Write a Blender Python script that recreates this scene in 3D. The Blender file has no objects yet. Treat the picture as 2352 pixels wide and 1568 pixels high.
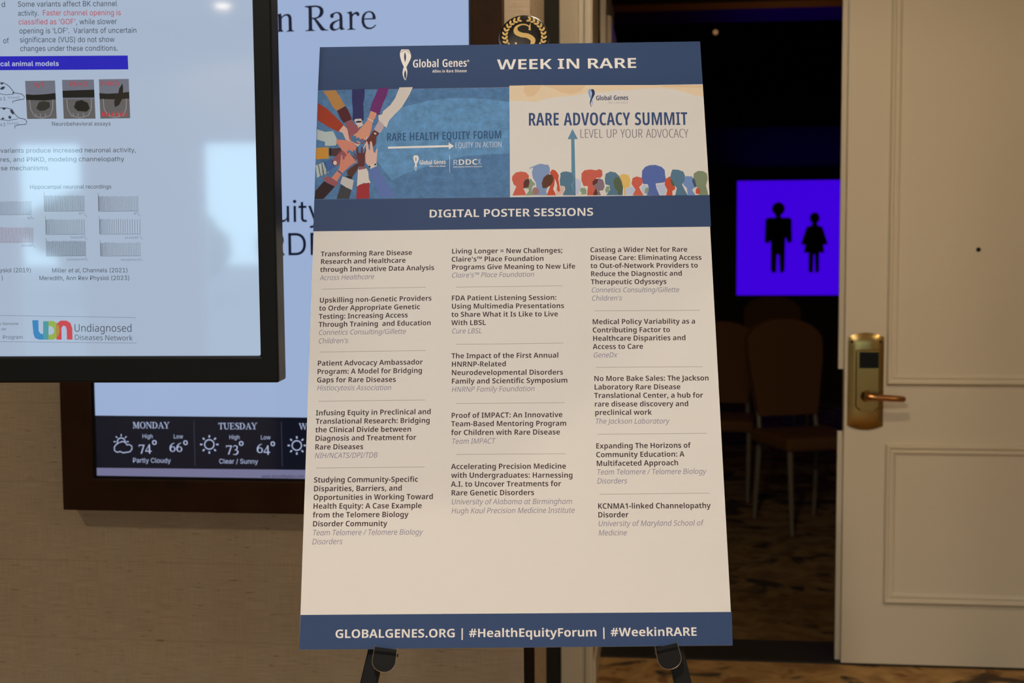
import bpy, bmesh, math, random
from mathutils import Vector, Matrix, Quaternion
from mathutils.geometry import tessellate_polygon

SC = bpy.context.scene
COL = SC.collection

def lin(c):
    return c / 12.92 if c <= 0.04045 else ((c + 0.055) / 1.055) ** 2.4
def rgb(r, g, b, k=1.0):
    return (lin(r / 255) * k, lin(g / 255) * k, lin(b / 255) * k)

# ------------------------------------------------------------------ camera
CAM_H = 1.45
pitch, yaw, roll = math.atan(0.073), math.atan(0.115), 0.0054
cam_data = bpy.data.cameras.new('camera')
cam = bpy.data.objects.new('camera', cam_data)
COL.objects.link(cam)
fw = Vector((-math.sin(yaw) * math.cos(pitch), math.cos(yaw) * math.cos(pitch), -math.sin(pitch)))
rt = Vector((math.cos(yaw), math.sin(yaw), 0))
up = rt.cross(fw)
rt2 = math.cos(roll) * rt - math.sin(roll) * up
up2 = math.sin(roll) * rt + math.cos(roll) * up
cam.matrix_world = Matrix(((rt2.x, up2.x, -fw.x, 0), (rt2.y, up2.y, -fw.y, 0), (rt2.z, up2.z, -fw.z, CAM_H), (0, 0, 0, 1)))
cam_data.sensor_width = 36.0
cam_data.lens = 3000.0 * 36.0 / 2352.0
cam_data.clip_start, cam_data.clip_end = 0.05, 200
cam_data.dof.use_dof = True
cam_data.dof.focus_distance = 1.98
cam_data.dof.aperture_fstop = 7.0
SC.camera = cam

# ------------------------------------------------------------------ view, world
SC.view_settings.view_transform = 'Standard'
SC.view_settings.look = 'None'
SC.view_settings.exposure = 0.0
SC.view_settings.gamma = 1.0
SC.view_settings.use_curve_mapping = False
W = bpy.data.worlds.new('world')
SC.world = W
W.use_nodes = True
W.node_tree.nodes['Background'].inputs[0].default_value = (0.56, 0.84, 1.0, 1)
W.node_tree.nodes['Background'].inputs[1].default_value = 9.0

# ------------------------------------------------------------------ lamps
def lamp(name, kind, loc, power, color, size=0.1, spot=None, blend=0.6, aim=None):
    d = bpy.data.lights.new(name, kind)
    d.energy, d.color = power, color
    if kind == 'SPOT':
        d.shadow_soft_size, d.spot_size, d.spot_blend = size, math.radians(spot), blend
    elif kind == 'AREA':
        d.shape, d.size = 'DISK', size
    else:
        d.shadow_soft_size = size
    o = bpy.data.objects.new(name, d)
    COL.objects.link(o)
    o.location = loc
    if aim:
        o.rotation_euler = (Vector(aim) - Vector(loc)).to_track_quat('-Z', 'Y').to_euler()
    return o
WARM = (1.0, 0.80, 0.56)
NEUTRAL = (1.0, 0.91, 0.81)
CEIL = 2.9
# (x, y, watts, colour, cone) of the foyer's downlights, with two added fill lamps among them
DOWNLIGHTS_AND_FILL = [(-0.40, 0.10, 152, NEUTRAL, 178), (-2.6, 0.8, 85, WARM, 165), (0.05, 2.60, 60, WARM, 168), (2.50, 1.00, 64, WARM, 168),  # last lamp added unseen: lights casing and carpet, leaves door's right side dimmer
              (-0.20, 1.00, 22, (1.0, 0.40, 0.08), 64), (-2.02, -5.37, 60, WARM, 150), (1.6, -2.5, 60, WARM, 150)]  # first lamp added unseen: orange light to warm the poster's lower part
for lx, ly, lw, lc, cone in DOWNLIGHTS_AND_FILL:
    lamp('downlight_or_fill', 'SPOT', (lx, ly, CEIL - 0.035), lw, lc, 0.16 if lx > 2 else 0.06, cone, 0.9 if cone < 100 else 0.08 if cone > 175 else 0.3)
lamp('ballroom_fill', 'SPOT', (-1.5, 7.2, 3.5), 4.5, (1.0, 0.62, 0.3), 0.08, 140, 0.9)  # two added unseen lamps to bring out the brown of the chairs
lamp('ballroom_fill', 'SPOT', (2.6, 7.6, 3.5), 2, (1.0, 0.62, 0.3), 0.08, 140, 0.9)
lamp('soffit_fill', 'POINT', (0.9, 8.2, 3.48), 2.5, (1.0, 0.6, 0.28), 0.05)  # added unseen lamp that makes the soffit trim show

# ------------------------------------------------------------------ materials
MATS = {}
def mat(name, color, rough=0.5, spec=0.5, metal=0.0, emit=None, strength=1.0, ior=None, coat=0.0):
    if name in MATS:
        return MATS[name]
    m = bpy.data.materials.new(name)
    m.use_nodes = True
    b = m.node_tree.nodes['Principled BSDF']
    b.inputs['Base Color'].default_value = (*color, 1)
    b.inputs['Roughness'].default_value = rough
    b.inputs['Specular IOR Level'].default_value = spec
    b.inputs['Metallic'].default_value = metal
    if coat:
        b.inputs['Coat Weight'].default_value = coat
    if ior:
        b.inputs['IOR'].default_value = ior
    if emit:
        b.inputs['Emission Color'].default_value = (*emit, 1)
        b.inputs['Emission Strength'].default_value = strength
    MATS[name] = m
    return m

def nodes(m):
    return m.node_tree.nodes, m.node_tree.links, m.node_tree.nodes['Principled BSDF']

def noise_mat(name, stops, scale=(1, 1, 1), nscale=5, detail=4, rough=0.8, spec=0.3, bump=0.0, distortion=0.0):
    """stops: [(pos, linear rgb)...] over object-space noise"""
    m = mat(name, stops[0][1], rough, spec)
    N, L, b = nodes(m)
    tc = N.new('ShaderNodeTexCoord'); mp = N.new('ShaderNodeMapping'); mp.inputs['Scale'].default_value = scale
    nz = N.new('ShaderNodeTexNoise'); nz.inputs['Scale'].default_value = nscale; nz.inputs['Detail'].default_value = detail
    nz.inputs['Distortion'].default_value = distortion
    cr = N.new('ShaderNodeValToRGB')
    el = cr.color_ramp.elements
    while len(el) < len(stops): el.new(0.5)
    for e, (p, c) in zip(el, stops): e.position = p; e.color = (*c, 1)
    L.new(tc.outputs['Object'], mp.inputs['Vector']); L.new(mp.outputs['Vector'], nz.inputs['Vector'])
    L.new(nz.outputs['Fac'], cr.inputs['Fac']); L.new(cr.outputs['Color'], b.inputs['Base Color'])
    if bump:
        bp = N.new('ShaderNodeBump'); bp.inputs['Strength'].default_value = bump; bp.inputs['Distance'].default_value = 0.01
        L.new(nz.outputs['Fac'], bp.inputs['Height']); L.new(bp.outputs['Normal'], b.inputs['Normal'])
    return m

def wallpaper(name, base):
    """woven grass-cloth paper: fine horizontal threads, odd dark slubs, faint seams"""
    m = mat(name, base, 0.7, 0.25)
    N, L, b = nodes(m)
    tc = N.new('ShaderNodeTexCoord')
    def noise(scale, nscale, detail=3):
        mp = N.new('ShaderNodeMapping'); mp.inputs['Scale'].default_value = scale
        nz = N.new('ShaderNodeTexNoise'); nz.inputs['Scale'].default_value = nscale; nz.inputs['Detail'].default_value = detail
        L.new(tc.outputs['Object'], mp.inputs['Vector']); L.new(mp.outputs['Vector'], nz.inputs['Vector'])
        return nz.outputs['Fac']
    def ramp(fac, a, ca, z, cz):
        cr = N.new('ShaderNodeValToRGB'); e = cr.color_ramp.elements
        e[0].position = a; e[0].color = (*ca, 1); e[1].position = z; e[1].color = (*cz, 1)
        L.new(fac, cr.inputs['Fac']); return cr.outputs['Color']
    def mul(a, c):
        mx = N.new('ShaderNodeMix'); mx.data_type = 'RGBA'; mx.blend_type = 'MULTIPLY'; mx.inputs['Factor'].default_value = 1
        L.new(a, mx.inputs['A']); L.new(c, mx.inputs['B']); return mx.outputs['Result']
    threads = ramp(noise((14, 14, 900), 1.0, 2), 0.3, tuple(c * 0.80 for c in base), 0.7, tuple(c * 1.12 for c in base))
    warp = ramp(noise((700, 700, 14), 1.0, 2), 0.3, (0.90, 0.90, 0.90), 0.7, (1.06, 1.06, 1.06))
    slubs = ramp(noise((22, 22, 170), 1.0, 2), 0.285, (0.60, 0.52, 0.43), 0.345, (1, 1, 1))
    patch = ramp(noise((1, 1, 1), 1.3, 2), 0.3, (0.94, 0.95, 0.93), 0.7, (1.04, 1.01, 0.98))
    # the sheets are hung in courses: a faint joint every 0.2 m
    sx = N.new('ShaderNodeSeparateXYZ'); L.new(tc.outputs['Object'], sx.inputs[0])
    def math_(op, a, v):
        n = N.new('ShaderNodeMath'); n.operation = op; L.new(a, n.inputs[0]); n.inputs[1].default_value = v; return n.outputs[0]
    joint = ramp(math_('FRACT', math_('DIVIDE', math_('ADD', sx.outputs['Z'], 0.083), 0.193), 0), 0.0, (0.84, 0.82, 0.78), 0.022, (1, 1, 1))
    L.new(mul(mul(mul(mul(threads, warp), slubs), patch), joint), b.inputs['Base Color'])
    bp = N.new('ShaderNodeBump'); bp.inputs['Strength'].default_value = 0.25; bp.inputs['Distance'].default_value = 0.001
    L.new(threads, bp.inputs['Height']); L.new(bp.outputs['Normal'], b.inputs['Normal'])
    return m

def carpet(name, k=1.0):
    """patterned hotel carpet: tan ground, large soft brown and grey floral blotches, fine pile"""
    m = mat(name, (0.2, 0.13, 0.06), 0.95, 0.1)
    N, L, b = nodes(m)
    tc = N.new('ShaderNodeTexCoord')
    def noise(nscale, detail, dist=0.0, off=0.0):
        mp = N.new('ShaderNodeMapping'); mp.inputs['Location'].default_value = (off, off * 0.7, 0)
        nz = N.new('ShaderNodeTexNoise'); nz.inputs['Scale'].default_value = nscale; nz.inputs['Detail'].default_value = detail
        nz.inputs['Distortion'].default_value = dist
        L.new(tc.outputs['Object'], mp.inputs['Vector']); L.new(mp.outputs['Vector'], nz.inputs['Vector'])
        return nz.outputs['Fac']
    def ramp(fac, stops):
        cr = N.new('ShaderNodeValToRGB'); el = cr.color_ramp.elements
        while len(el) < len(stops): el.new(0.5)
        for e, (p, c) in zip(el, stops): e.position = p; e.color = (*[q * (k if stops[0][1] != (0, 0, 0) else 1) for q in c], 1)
        L.new(fac, cr.inputs['Fac']); return cr.outputs['Color']
    def mixc(f, a, c):
        mx = N.new('ShaderNodeMix'); mx.data_type = 'RGBA'
        L.new(f, mx.inputs['Factor']); L.new(a, mx.inputs['A']); L.new(c, mx.inputs['B']); return mx.outputs['Result']
    ground = ramp(noise(9, 3, 0.6), [(0.35, (0.34, 0.19, 0.075)), (0.62, (0.56, 0.34, 0.135))])
    dark = ramp(noise(30, 2), [(0.3, (0.050, 0.040, 0.032)), (0.7, (0.085, 0.062, 0.045))])
    m1 = ramp(noise(4.2, 3, 0.5, 3.1), [(0.56, (0, 0, 0)), (0.62, (0.92, 0.92, 0.92))])
    m2 = ramp(noise(8, 3, 0.4, 7.7), [(0.60, (0, 0, 0)), (0.66, (0.8, 0.8, 0.8))])
    c = mixc(m2, mixc(m1, ground, dark), ramp(noise(20, 2), [(0.3, (0.20, 0.095, 0.032)), (0.7, (0.26, 0.12, 0.045))]))
    L.new(c, b.inputs['Base Color'])
    bp = N.new('ShaderNodeBump'); bp.inputs['Strength'].default_value = 0.5; bp.inputs['Distance'].default_value = 0.004
    L.new(noise(420, 2), bp.inputs['Height']); L.new(bp.outputs['Normal'], b.inputs['Normal'])
    return m

M_paper_wall = wallpaper('grasscloth', (0.40, 0.325, 0.235))
M_paper_wall2 = wallpaper('grasscloth_pilaster', (0.46, 0.38, 0.26))
M_paint = mat('cream_paint', (0.70, 0.61, 0.45), 0.35, 0.45)
M_casing = mat('casing_paint', (0.66, 0.58, 0.44), 0.4, 0.4)
M_plaster = mat('plaster', (0.62, 0.57, 0.48), 0.8, 0.2)
M_ceiling = mat('ceiling_paint', (0.75, 0.72, 0.66), 0.9, 0.1)
M_carpet = carpet('patterned_carpet')
M_carpet_shaded = carpet('shade_painted_carpet', 0.42)  # same carpet with the ballroom's dimness painted into its colour
M_darkwood = noise_mat('dark_wood', [(0.3, (0.016, 0.007, 0.003)), (0.7, (0.034, 0.014, 0.005))], (3, 3, 60), 2, 3, 0.5, 0.07)
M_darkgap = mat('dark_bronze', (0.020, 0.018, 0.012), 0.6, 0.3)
M_threshold = mat('threshold_metal', (0.03, 0.026, 0.020), 0.55, 0.3)
M_blackplastic = mat('black_plastic', (0.0035, 0.0035, 0.0030), 0.42, 0.18)
M_blackmetal = mat('black_metal', (0.0035, 0.0032, 0.003), 0.42, 0.22)
M_edge = mat('pale_edge', (0.30, 0.24, 0.19), 0.3, 0.5, 0.8)  # paler metal for the thin outline of the ledge hooks
M_brass = mat('brass', (0.50, 0.34, 0.11), 0.22, 0.5, 1.0)
M_brass_dark = mat('aged_brass', (0.36, 0.25, 0.09), 0.24, 0.5, 1.0)
M_copper = mat('copper_brass', (0.45, 0.22, 0.08), 0.25, 0.5, 1.0)
M_foam = mat('foam_edge', (0.62, 0.58, 0.52), 0.7, 0.2)
M_gold = mat('gold_print', (0.62, 0.42, 0.13), 0.4, 0.5)
M_leaf = noise_mat('tree_leaves', [(0.35, (0.02, 0.045, 0.012)), (0.65, (0.10, 0.15, 0.04))], (1, 1, 1), 3, 4, 0.8, 0.2)
M_bark = mat('bark', (0.06, 0.045, 0.03), 0.9, 0.1)
M_terrace = noise_mat('terrace_stone', [(0.3, (0.06, 0.065, 0.06)), (0.7, (0.10, 0.10, 0.09))], (1, 1, 1), 2, 3)
M_chair = mat('brown_fabric', (0.12, 0.05, 0.016), 0.9, 0.1)
M_chairframe = mat('tan_chair_frame', (0.15, 0.11, 0.065), 0.5, 0.4)
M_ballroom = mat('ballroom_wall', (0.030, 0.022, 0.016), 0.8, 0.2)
M_soffit = mat('soffit_wood', (0.30, 0.12, 0.03), 0.5, 0.3)
M_white = mat('white_enamel', (0.7, 0.68, 0.62), 0.4, 0.4)
M_lampface = mat('lamp_face', (0.8, 0.75, 0.65), 0.5, 0.2, emit=(1.0, 0.82, 0.6), strength=26.0)

def glass_mat():
    m = bpy.data.materials.new('window_glass'); m.use_nodes = True
    N, L = m.node_tree.nodes, m.node_tree.links
    N.remove(N['Principled BSDF'])
    t = N.new('ShaderNodeBsdfTransparent'); t.inputs[0].default_value = (0.93, 0.97, 0.97, 1)
    g = N.new('ShaderNodeBsdfGlossy'); g.inputs['Roughness'].default_value = 0.02
    mx = N.new('ShaderNodeMixShader'); mx.inputs[0].default_value = 0.06
    L.new(t.outputs[0], mx.inputs[1]); L.new(g.outputs[0], mx.inputs[2]); L.new(mx.outputs[0], N['Material Output'].inputs[0])
    return m
M_glass = glass_mat()

# ------------------------------------------------------------------ mesh helpers
class MB:
    def __init__(s):
        s.v, s.f, s.m, s.mats = [], [], [], []
    def mi(s, m):
        if m not in s.mats: s.mats.append(m)
        return s.mats.index(m)
    def add(s, vs, fs, m):
        o, k = len(s.v), s.mi(m)
        s.v += [tuple(p) for p in vs]
        for f in fs:
            s.f.append([i + o for i in f]); s.m.append(k)
        return s
    def box(s, a, b, m, M=None):
        x0, y0, z0 = a; x1, y1, z1 = b
        vs = [Vector(p) for p in ((x0, y0, z0), (x1, y0, z0), (x1, y1, z0), (x0, y1, z0), (x0, y0, z1), (x1, y0, z1), (x1, y1, z1), (x0, y1, z1))]
        if M: vs = [M @ p for p in vs]
        return s.add(vs, [(0, 3, 2, 1), (4, 5, 6, 7), (0, 1, 5, 4), (1, 2, 6, 5), (2, 3, 7, 6), (3, 0, 4, 7)], m)
    def tube(s, pts, radii, m, n=16, cap=True, squash=None):
        pts = [Vector(p) for p in pts]
        if not isinstance(radii, (list, tuple)): radii = [radii] * len(pts)
        vs, fs, prev = [], [], None
        for i, p in enumerate(pts):
            d = (pts[min(i + 1, len(pts) - 1)] - pts[max(i - 1, 0)]).normalized()
            if prev is None:
                a = d.orthogonal().normalized() if squash is None else (Vector(squash) - d * d.dot(Vector(squash))).normalized()
            else:
                a = (prev - d * d.dot(prev)).normalized()
            prev = a; c = d.cross(a)
            for k in range(n):
                t = 2 * math.pi * k / n
                vs.append(p + (a * math.cos(t) + c * math.sin(t)) * radii[i])
        for i in range(len(pts) - 1):
            for k in range(n):
                fs.append((i * n + k, i * n + (k + 1) % n, (i + 1) * n + (k + 1) % n, (i + 1) * n + k))
        if cap:
            fs.append(tuple(range(n))[::-1]); fs.append(tuple(range((len(pts) - 1) * n, len(pts) * n)))
        return s.add(vs, fs, m)
    def lathe(s, prof, m, n=40, M=None):
        """prof: (r, z) pairs turned about local z"""
        vs, fs = [], []
        for r, z in prof:
            for k in range(n):
                t = 2 * math.pi * k / n
                vs.append(Vector((r * math.cos(t), r * math.sin(t), z)))
        for i in range(len(prof) - 1):
            for k in range(n):
                fs.append((i * n + k, i * n + (k + 1) % n, (i + 1) * n + (k + 1) % n, (i + 1) * n + k))
        fs.append(tuple(range(n))[::-1]); fs.append(tuple(range((len(prof) - 1) * n, len(prof) * n)))
        if M: vs = [M @ v for v in vs]
        return s.add(vs, fs, m)
    def prism(s, pts, z0, z1, m, M=None, holes=()):
        """extrude a 2-D outline (with holes) from z0 to z1"""
        loops = [list(pts)] + [list(h) for h in holes]
        tri = tessellate_polygon([[Vector((p[0], p[1], 0)) for p in l] for l in loops])
        flat = [p for l in loops for p in l]; n = len(flat)
        vs = [Vector((p[0], p[1], z0)) for p in flat] + [Vector((p[0], p[1], z1)) for p in flat]
        fs = [tuple(t)[::-1] for t in tri] + [tuple(i + n for i in t) for t in tri]
        o = 0
        for l in loops:
            k = len(l)
            fs += [(o + i, o + (i + 1) % k, n + o + (i + 1) % k, n + o + i) for i in range(k)]
            o += k
        if M: vs = [M @ v for v in vs]
        return s.add(vs, fs, m)
    def build(s, name, parent=None, smooth=False, bevel=0.0, fix=True):
        me = bpy.data.meshes.new(name)
        me.from_pydata(s.v, [], s.f)
        for m in s.mats: me.materials.append(m)
        me.polygons.foreach_set('material_index', s.m)
        if fix:
            bm = bmesh.new(); bm.from_mesh(me)
            bmesh.ops.recalc_face_normals(bm, faces=bm.faces)
            bm.to_mesh(me); bm.free()
        if smooth:
            me.shade_smooth()
            me.set_sharp_from_angle(angle=math.radians(35))
        o = bpy.data.objects.new(name, me)
        COL.objects.link(o)
        if parent: o.parent = parent
        if bevel:
            md = o.modifiers.new('bevel', 'BEVEL'); md.width = bevel; md.segments = 2; md.limit_method = 'ANGLE'
        return o

def thing(name, label, cat, M=None, group=None):
    o = bpy.data.objects.new(name, None)
    o.empty_display_size = 0.05
    COL.objects.link(o)
    if M is not None: o.matrix_world = M
    return tag(o, label, cat, group)
def tag(o, label, cat, group=None):
    o['label'] = label; o['category'] = cat
    if group: o['group'] = group
    return o
def struct(o, label=None):
    o['kind'] = 'structure'
    if label: o['label'] = label
    return o
def dup(root, M, label=None):
    r = root.copy(); COL.objects.link(r); r.matrix_world = M
    if label: r['label'] = label
    for ch in list(root.children):
        c = ch.copy(); COL.objects.link(c); c.parent = r
        for g in list(ch.children):
            d = g.copy(); COL.objects.link(d); d.parent = c
    return r

# ------------------------------------------------------------------ lettering
FONT_DATA = {
'B': {
32:(87,[]),
35:(218,[[331,139,315,99,401,99,401,67,303,67,279,0,211,0,235,67,161,67,137,0,69,0,93,67,15,67,15,99,107,99,121,139,39,139,39,171,133,171,159,238,227,238,201,171,277,171,301,238,369,238,343,171,423,171,423,139],[173,99,247,99,263,139,189,139]]),
39:(88,[[57,152,45,238,133,238,119,152]]),
44:(96,[[145,39,149,35,140,18,108,-23,91,-43,23,-43,32,-22,48,21,55,39]]),
45:(107,[[21,69,21,109,195,109,195,69]]),
46:(95,[[39,23,38,38,70,50,95,50,120,50,150,37,151,23,150,9,118,-4,95,-4,70,-4,38,9]]),
49:(193,[[273,0,179,0,179,141,178,148,178,163,180,180,181,187,170,182,154,174,145,170,93,149,43,179,191,238,273,238]]),
58:(93,[[39,23,38,38,70,50,95,50,116,50,148,38,149,23,148,8,116,-4,95,-4,70,-4,38,8],[39,158,38,173,70,185,95,185,116,185,148,173,149,158,148,144,116,131,95,131,70,131,38,144]]),
59:(94,[[141,44,147,40,140,28,120,-2,98,-33,89,-45,21,-45,24,-34,34,-11,42,12,50,34,53,44],[39,158,38,173,70,185,95,185,116,185,148,173,149,158,148,144,116,131,95,131,70,131,38,144]]),
61:(193,[[35,136,35,170,353,170,353,136],[35,65,35,99,353,99,353,65]]),
65:(228,[[353,0,315,59,143,59,103,0,1,0,171,239,285,239,457,0],[255,154,252,158,240,177,230,198,229,204,224,196,216,177,206,160,203,154,167,99,291,99]]),
66:(221,[[211,238,306,238,396,209,397,179,396,164,374,142,336,129,315,126,315,125,338,122,382,110,408,88,409,69,408,47,366,16,288,0,235,0,59,0,59,238],[217,142,262,142,298,158,299,172,298,187,256,200,211,200,155,200,155,142],[155,105,155,38,225,38,270,38,308,57,309,73,308,82,292,97,254,105,221,105]]),
67:(214,[[267,201,236,201,188,190,154,169,136,138,137,118,136,93,166,56,224,37,271,37,300,37,358,44,387,49,387,8,358,2,296,-3,259,-3,182,-3,84,27,38,82,39,119,38,146,68,191,126,223,212,241,267,241,302,241,374,234,407,226,375,187,350,193,296,201]]),
68:(244,[[451,123,450,82,390,27,278,0,203,0,59,0,59,238,215,238,288,238,394,212,450,160],[353,121,352,148,318,182,256,199,211,199,155,199,155,40,201,40,276,40,352,80]]),
69:(184,[[333,0,59,0,59,238,333,238,333,199,155,199,155,143,321,143,321,104,155,104,155,40,333,40]]),
70:(176,[[153,0,59,0,59,238,333,238,333,199,153,199,153,134,321,134,321,95,153,95]]),
71:(245,[[257,133,443,133,443,10,404,4,318,-3,267,-3,196,-3,92,25,38,80,39,119,38,157,96,211,206,241,287,241,328,241,404,233,435,227,403,188,376,194,316,201,285,201,234,201,168,180,136,143,137,118,136,93,166,56,230,37,279,37,300,37,338,39,351,41,351,94,257,94]]),
72:(251,[[445,0,349,0,349,104,155,104,155,0,59,0,59,238,155,238,155,144,349,144,349,238,445,238]]),
73:(130,[[237,0,25,0,25,27,83,36,83,202,25,211,25,238,237,238,237,211,179,202,179,36,237,27]]),
74:(105,[[7,-69,-14,-69,-42,-67,-51,-65,-51,-27,-42,-28,-18,-31,-3,-31,16,-31,44,-23,58,-5,59,10,59,238,155,238,155,14,154,-16,116,-52,50,-69]]),
75:(218,[[437,0,327,0,197,102,155,86,155,0,59,0,59,238,155,238,155,128,168,137,198,156,215,165,329,238,435,238,267,133]]),
76:(185,[[59,0,59,238,155,238,155,40,349,40,349,0]]),
77:(313,[[267,0,141,189,139,189,140,183,142,161,144,136,145,123,145,0,59,0,59,238,191,238,313,56,315,56,437,238,569,238,569,0,479,0,479,125,478,136,480,160,482,182,483,189,481,189,355,0]]),
78:(266,[[475,0,355,0,141,182,139,182,140,174,142,153,144,130,145,120,145,0,59,0,59,238,179,238,391,57,393,57,392,64,390,85,388,108,389,117,389,238,475,238]]),
79:(263,[[489,119,488,92,462,47,406,14,320,-3,265,-3,206,-3,120,14,64,47,38,92,39,120,38,157,86,211,186,242,265,242,340,242,440,211,488,156],[139,119,138,94,164,57,220,37,265,37,308,37,362,57,388,94,389,119,388,158,330,202,265,202,220,202,164,182,138,145]]),
80:(206,[[205,238,296,238,384,200,385,165,384,150,364,121,322,99,250,86,199,86,155,86,155,0,59,0,59,238],[201,199,155,199,155,125,191,125,220,125,264,133,286,150,287,164,286,181,244,199]]),
82:(217,[[203,238,264,238,346,222,386,192,387,169,386,152,362,128,322,111,299,105,433,0,325,0,217,92,155,92,155,0,59,0,59,238],[201,200,155,200,155,130,201,130,244,130,288,147,289,167,288,178,270,193,230,200]]),
83:(188,[[351,68,350,48,308,16,230,-3,171,-3,140,-3,92,0,50,5,33,10,33,53,64,46,138,36,175,36,200,36,236,43,254,56,255,64,254,73,234,85,192,96,157,104,118,112,64,130,36,157,37,176,36,197,78,226,154,241,203,241,246,241,316,232,345,226,315,188,286,194,228,202,201,202,176,202,146,196,132,185,133,177,132,169,150,156,192,145,231,137,268,130,322,112,350,87]]),
84:(191,[[241,0,145,0,145,198,13,198,13,238,371,238,371,198,241,198]]),
85:(248,[[443,90,442,62,400,20,312,-3,247,-3,152,-3,54,46,55,89,55,238,151,238,151,91,150,64,200,37,249,37,284,37,326,50,346,74,347,92,347,238,443,238]]),
86:(216,[[433,238,271,0,163,0,1,238,107,238,191,102,196,94,206,74,214,55,217,48,218,55,226,74,236,94,243,102,329,238]]),
87:(329,[[649,238,527,0,419,0,351,129,348,134,342,148,334,164,330,178,329,182,328,178,322,164,316,148,310,134,307,128,239,0,131,0,11,238,105,238,167,106,170,100,176,85,182,68,188,52,191,46,192,55,198,75,208,96,216,115,221,122,283,238,375,238,439,122,442,114,450,95,458,74,466,54,469,46,470,55,478,76,488,98,493,106,555,238]]),
97:(198,[[209,185,276,185,348,153,349,121,349,0,283,0,263,25,261,25,244,15,212,2,170,-3,141,-3,108,-3,56,9,28,34,29,53,28,81,110,110,193,112,255,113,255,119,254,136,222,150,195,150,170,150,118,142,95,136,67,169,94,176,166,185],[215,84,164,83,124,68,125,55,124,43,152,31,175,31,208,31,254,51,255,70,255,85]]),
98:(210,[[145,194,144,183,142,165,141,158,145,158,158,169,208,185,249,185,310,185,388,137,389,91,388,60,352,18,288,-3,247,-3,206,-3,158,11,145,20,139,20,123,0,51,0,51,253,145,253],[221,147,192,147,158,136,144,113,145,95,145,90,144,63,178,35,221,35,256,35,290,64,291,92,290,119,256,147]]),
99:(170,[[207,-3,154,-3,76,16,32,58,33,90,32,123,80,165,162,185,215,185,244,185,300,178,323,173,295,137,274,141,232,147,213,147,186,147,148,134,128,109,129,90,128,72,148,47,186,35,213,35,240,35,290,43,313,49,313,10,292,4,240,-3]]),
100:(210,[[171,-3,110,-3,32,44,33,91,32,137,110,185,175,185,200,185,238,178,266,166,277,158,281,158,278,164,274,185,275,193,275,253,371,253,371,0,299,0,279,24,275,24,266,16,236,4,198,-3],[203,34,246,34,280,59,281,85,281,90,280,117,246,147,201,147,166,147,128,117,129,90,128,62,166,34]]),
101:(197,[[203,185,252,185,324,166,364,129,365,102,365,79,129,79,130,57,180,32,225,32,260,32,314,39,345,45,345,9,316,3,258,-3,217,-3,162,-3,80,17,32,58,33,90,32,121,74,163,152,185],[205,151,172,151,134,131,131,111,275,111,274,123,258,141,228,151]]),
102:(127,[[247,146,163,146,163,0,69,0,69,146,13,146,13,169,71,182,71,188,70,223,130,255,191,255,216,255,256,251,277,248,255,215,244,217,218,219,205,219,182,219,162,205,163,190,163,182,247,182]]),
103:(210,[[173,185,210,185,262,171,279,158,283,158,291,182,371,182,371,-2,370,-27,330,-62,252,-80,191,-80,148,-80,82,-75,55,-69,55,-29,84,-35,148,-43,189,-43,230,-43,276,-22,277,-4,277,1,276,5,278,19,279,23,277,23,260,11,208,-3,173,-3,108,-3,32,45,33,91,32,135,108,185],[203,147,178,147,144,134,128,109,129,90,128,62,166,34,203,34,224,34,254,40,272,52,282,71,283,84,283,91,282,110,266,135,230,147]]),
104:(215,[[145,199,144,185,142,164,141,158,147,158,156,167,188,179,228,185,253,185,292,185,350,171,382,142,383,118,383,0,289,0,289,107,288,127,258,147,227,147,196,147,160,133,144,106,145,86,145,0,51,0,51,253,145,253]]),
105:(98,[[145,182,145,0,51,0,51,182],[99,252,118,252,150,242,151,229,150,216,118,205,99,205,76,205,46,216,47,229,46,242,76,252]]),
107:(200,[[145,138,144,129,142,107,141,98,143,98,146,101,162,112,176,122,183,126,281,182,389,182,253,104,397,0,287,0,187,74,145,58,145,0,51,0,51,253,145,253]]),
108:(97,[[145,0,51,0,51,253,145,253]]),
109:(323,[[473,185,534,185,598,153,599,118,599,0,505,0,505,107,504,128,474,147,447,147,404,147,370,119,371,92,371,0,277,0,277,107,276,121,264,139,240,147,221,147,190,147,158,133,144,106,145,86,145,0,51,0,51,182,123,182,137,158,141,158,150,167,182,179,224,185,249,185,288,185,342,171,359,157,363,157,378,171,438,185]]),
110:(215,[[253,185,314,185,382,153,383,118,383,0,289,0,289,107,288,127,258,147,227,147,178,147,144,116,145,86,145,0,51,0,51,182,123,182,137,157,141,157,152,166,186,179,228,185]]),
111:(207,[[383,91,382,69,358,33,312,9,246,-3,207,-3,168,-3,104,9,58,33,32,69,33,91,32,121,74,163,154,185,209,185,260,185,338,163,382,121],[129,91,128,73,144,47,180,33,209,33,236,33,270,47,286,73,287,91,286,110,270,135,234,149,207,149,166,149,128,119]]),
112:(210,[[249,185,312,185,388,137,389,91,388,60,352,18,288,-3,247,-3,220,-3,180,4,154,14,145,20,141,20,142,14,144,-2,145,-10,145,-80,51,-80,51,182,127,182,141,158,145,158,154,165,182,178,222,185],[219,147,192,147,160,136,146,114,145,97,145,91,144,73,158,48,192,35,221,35,244,35,276,48,290,74,291,92,290,119,254,147]]),
113:(210,[[277,-4,276,3,278,17,281,24,277,24,262,12,210,-3,171,-3,110,-3,32,44,33,91,32,122,68,163,132,185,173,185,212,185,264,169,279,158,283,158,291,182,371,182,371,-80,277,-80],[205,34,232,34,266,45,280,67,281,84,281,91,280,119,246,148,203,148,164,148,128,117,129,90,128,62,166,34]]),
114:(147,[[247,185,256,185,280,184,287,183,277,139,270,140,250,141,237,141,220,141,188,136,160,124,144,106,145,93,145,0,51,0,51,182,123,182,137,151,141,151,150,160,182,176,224,185]]),
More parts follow.
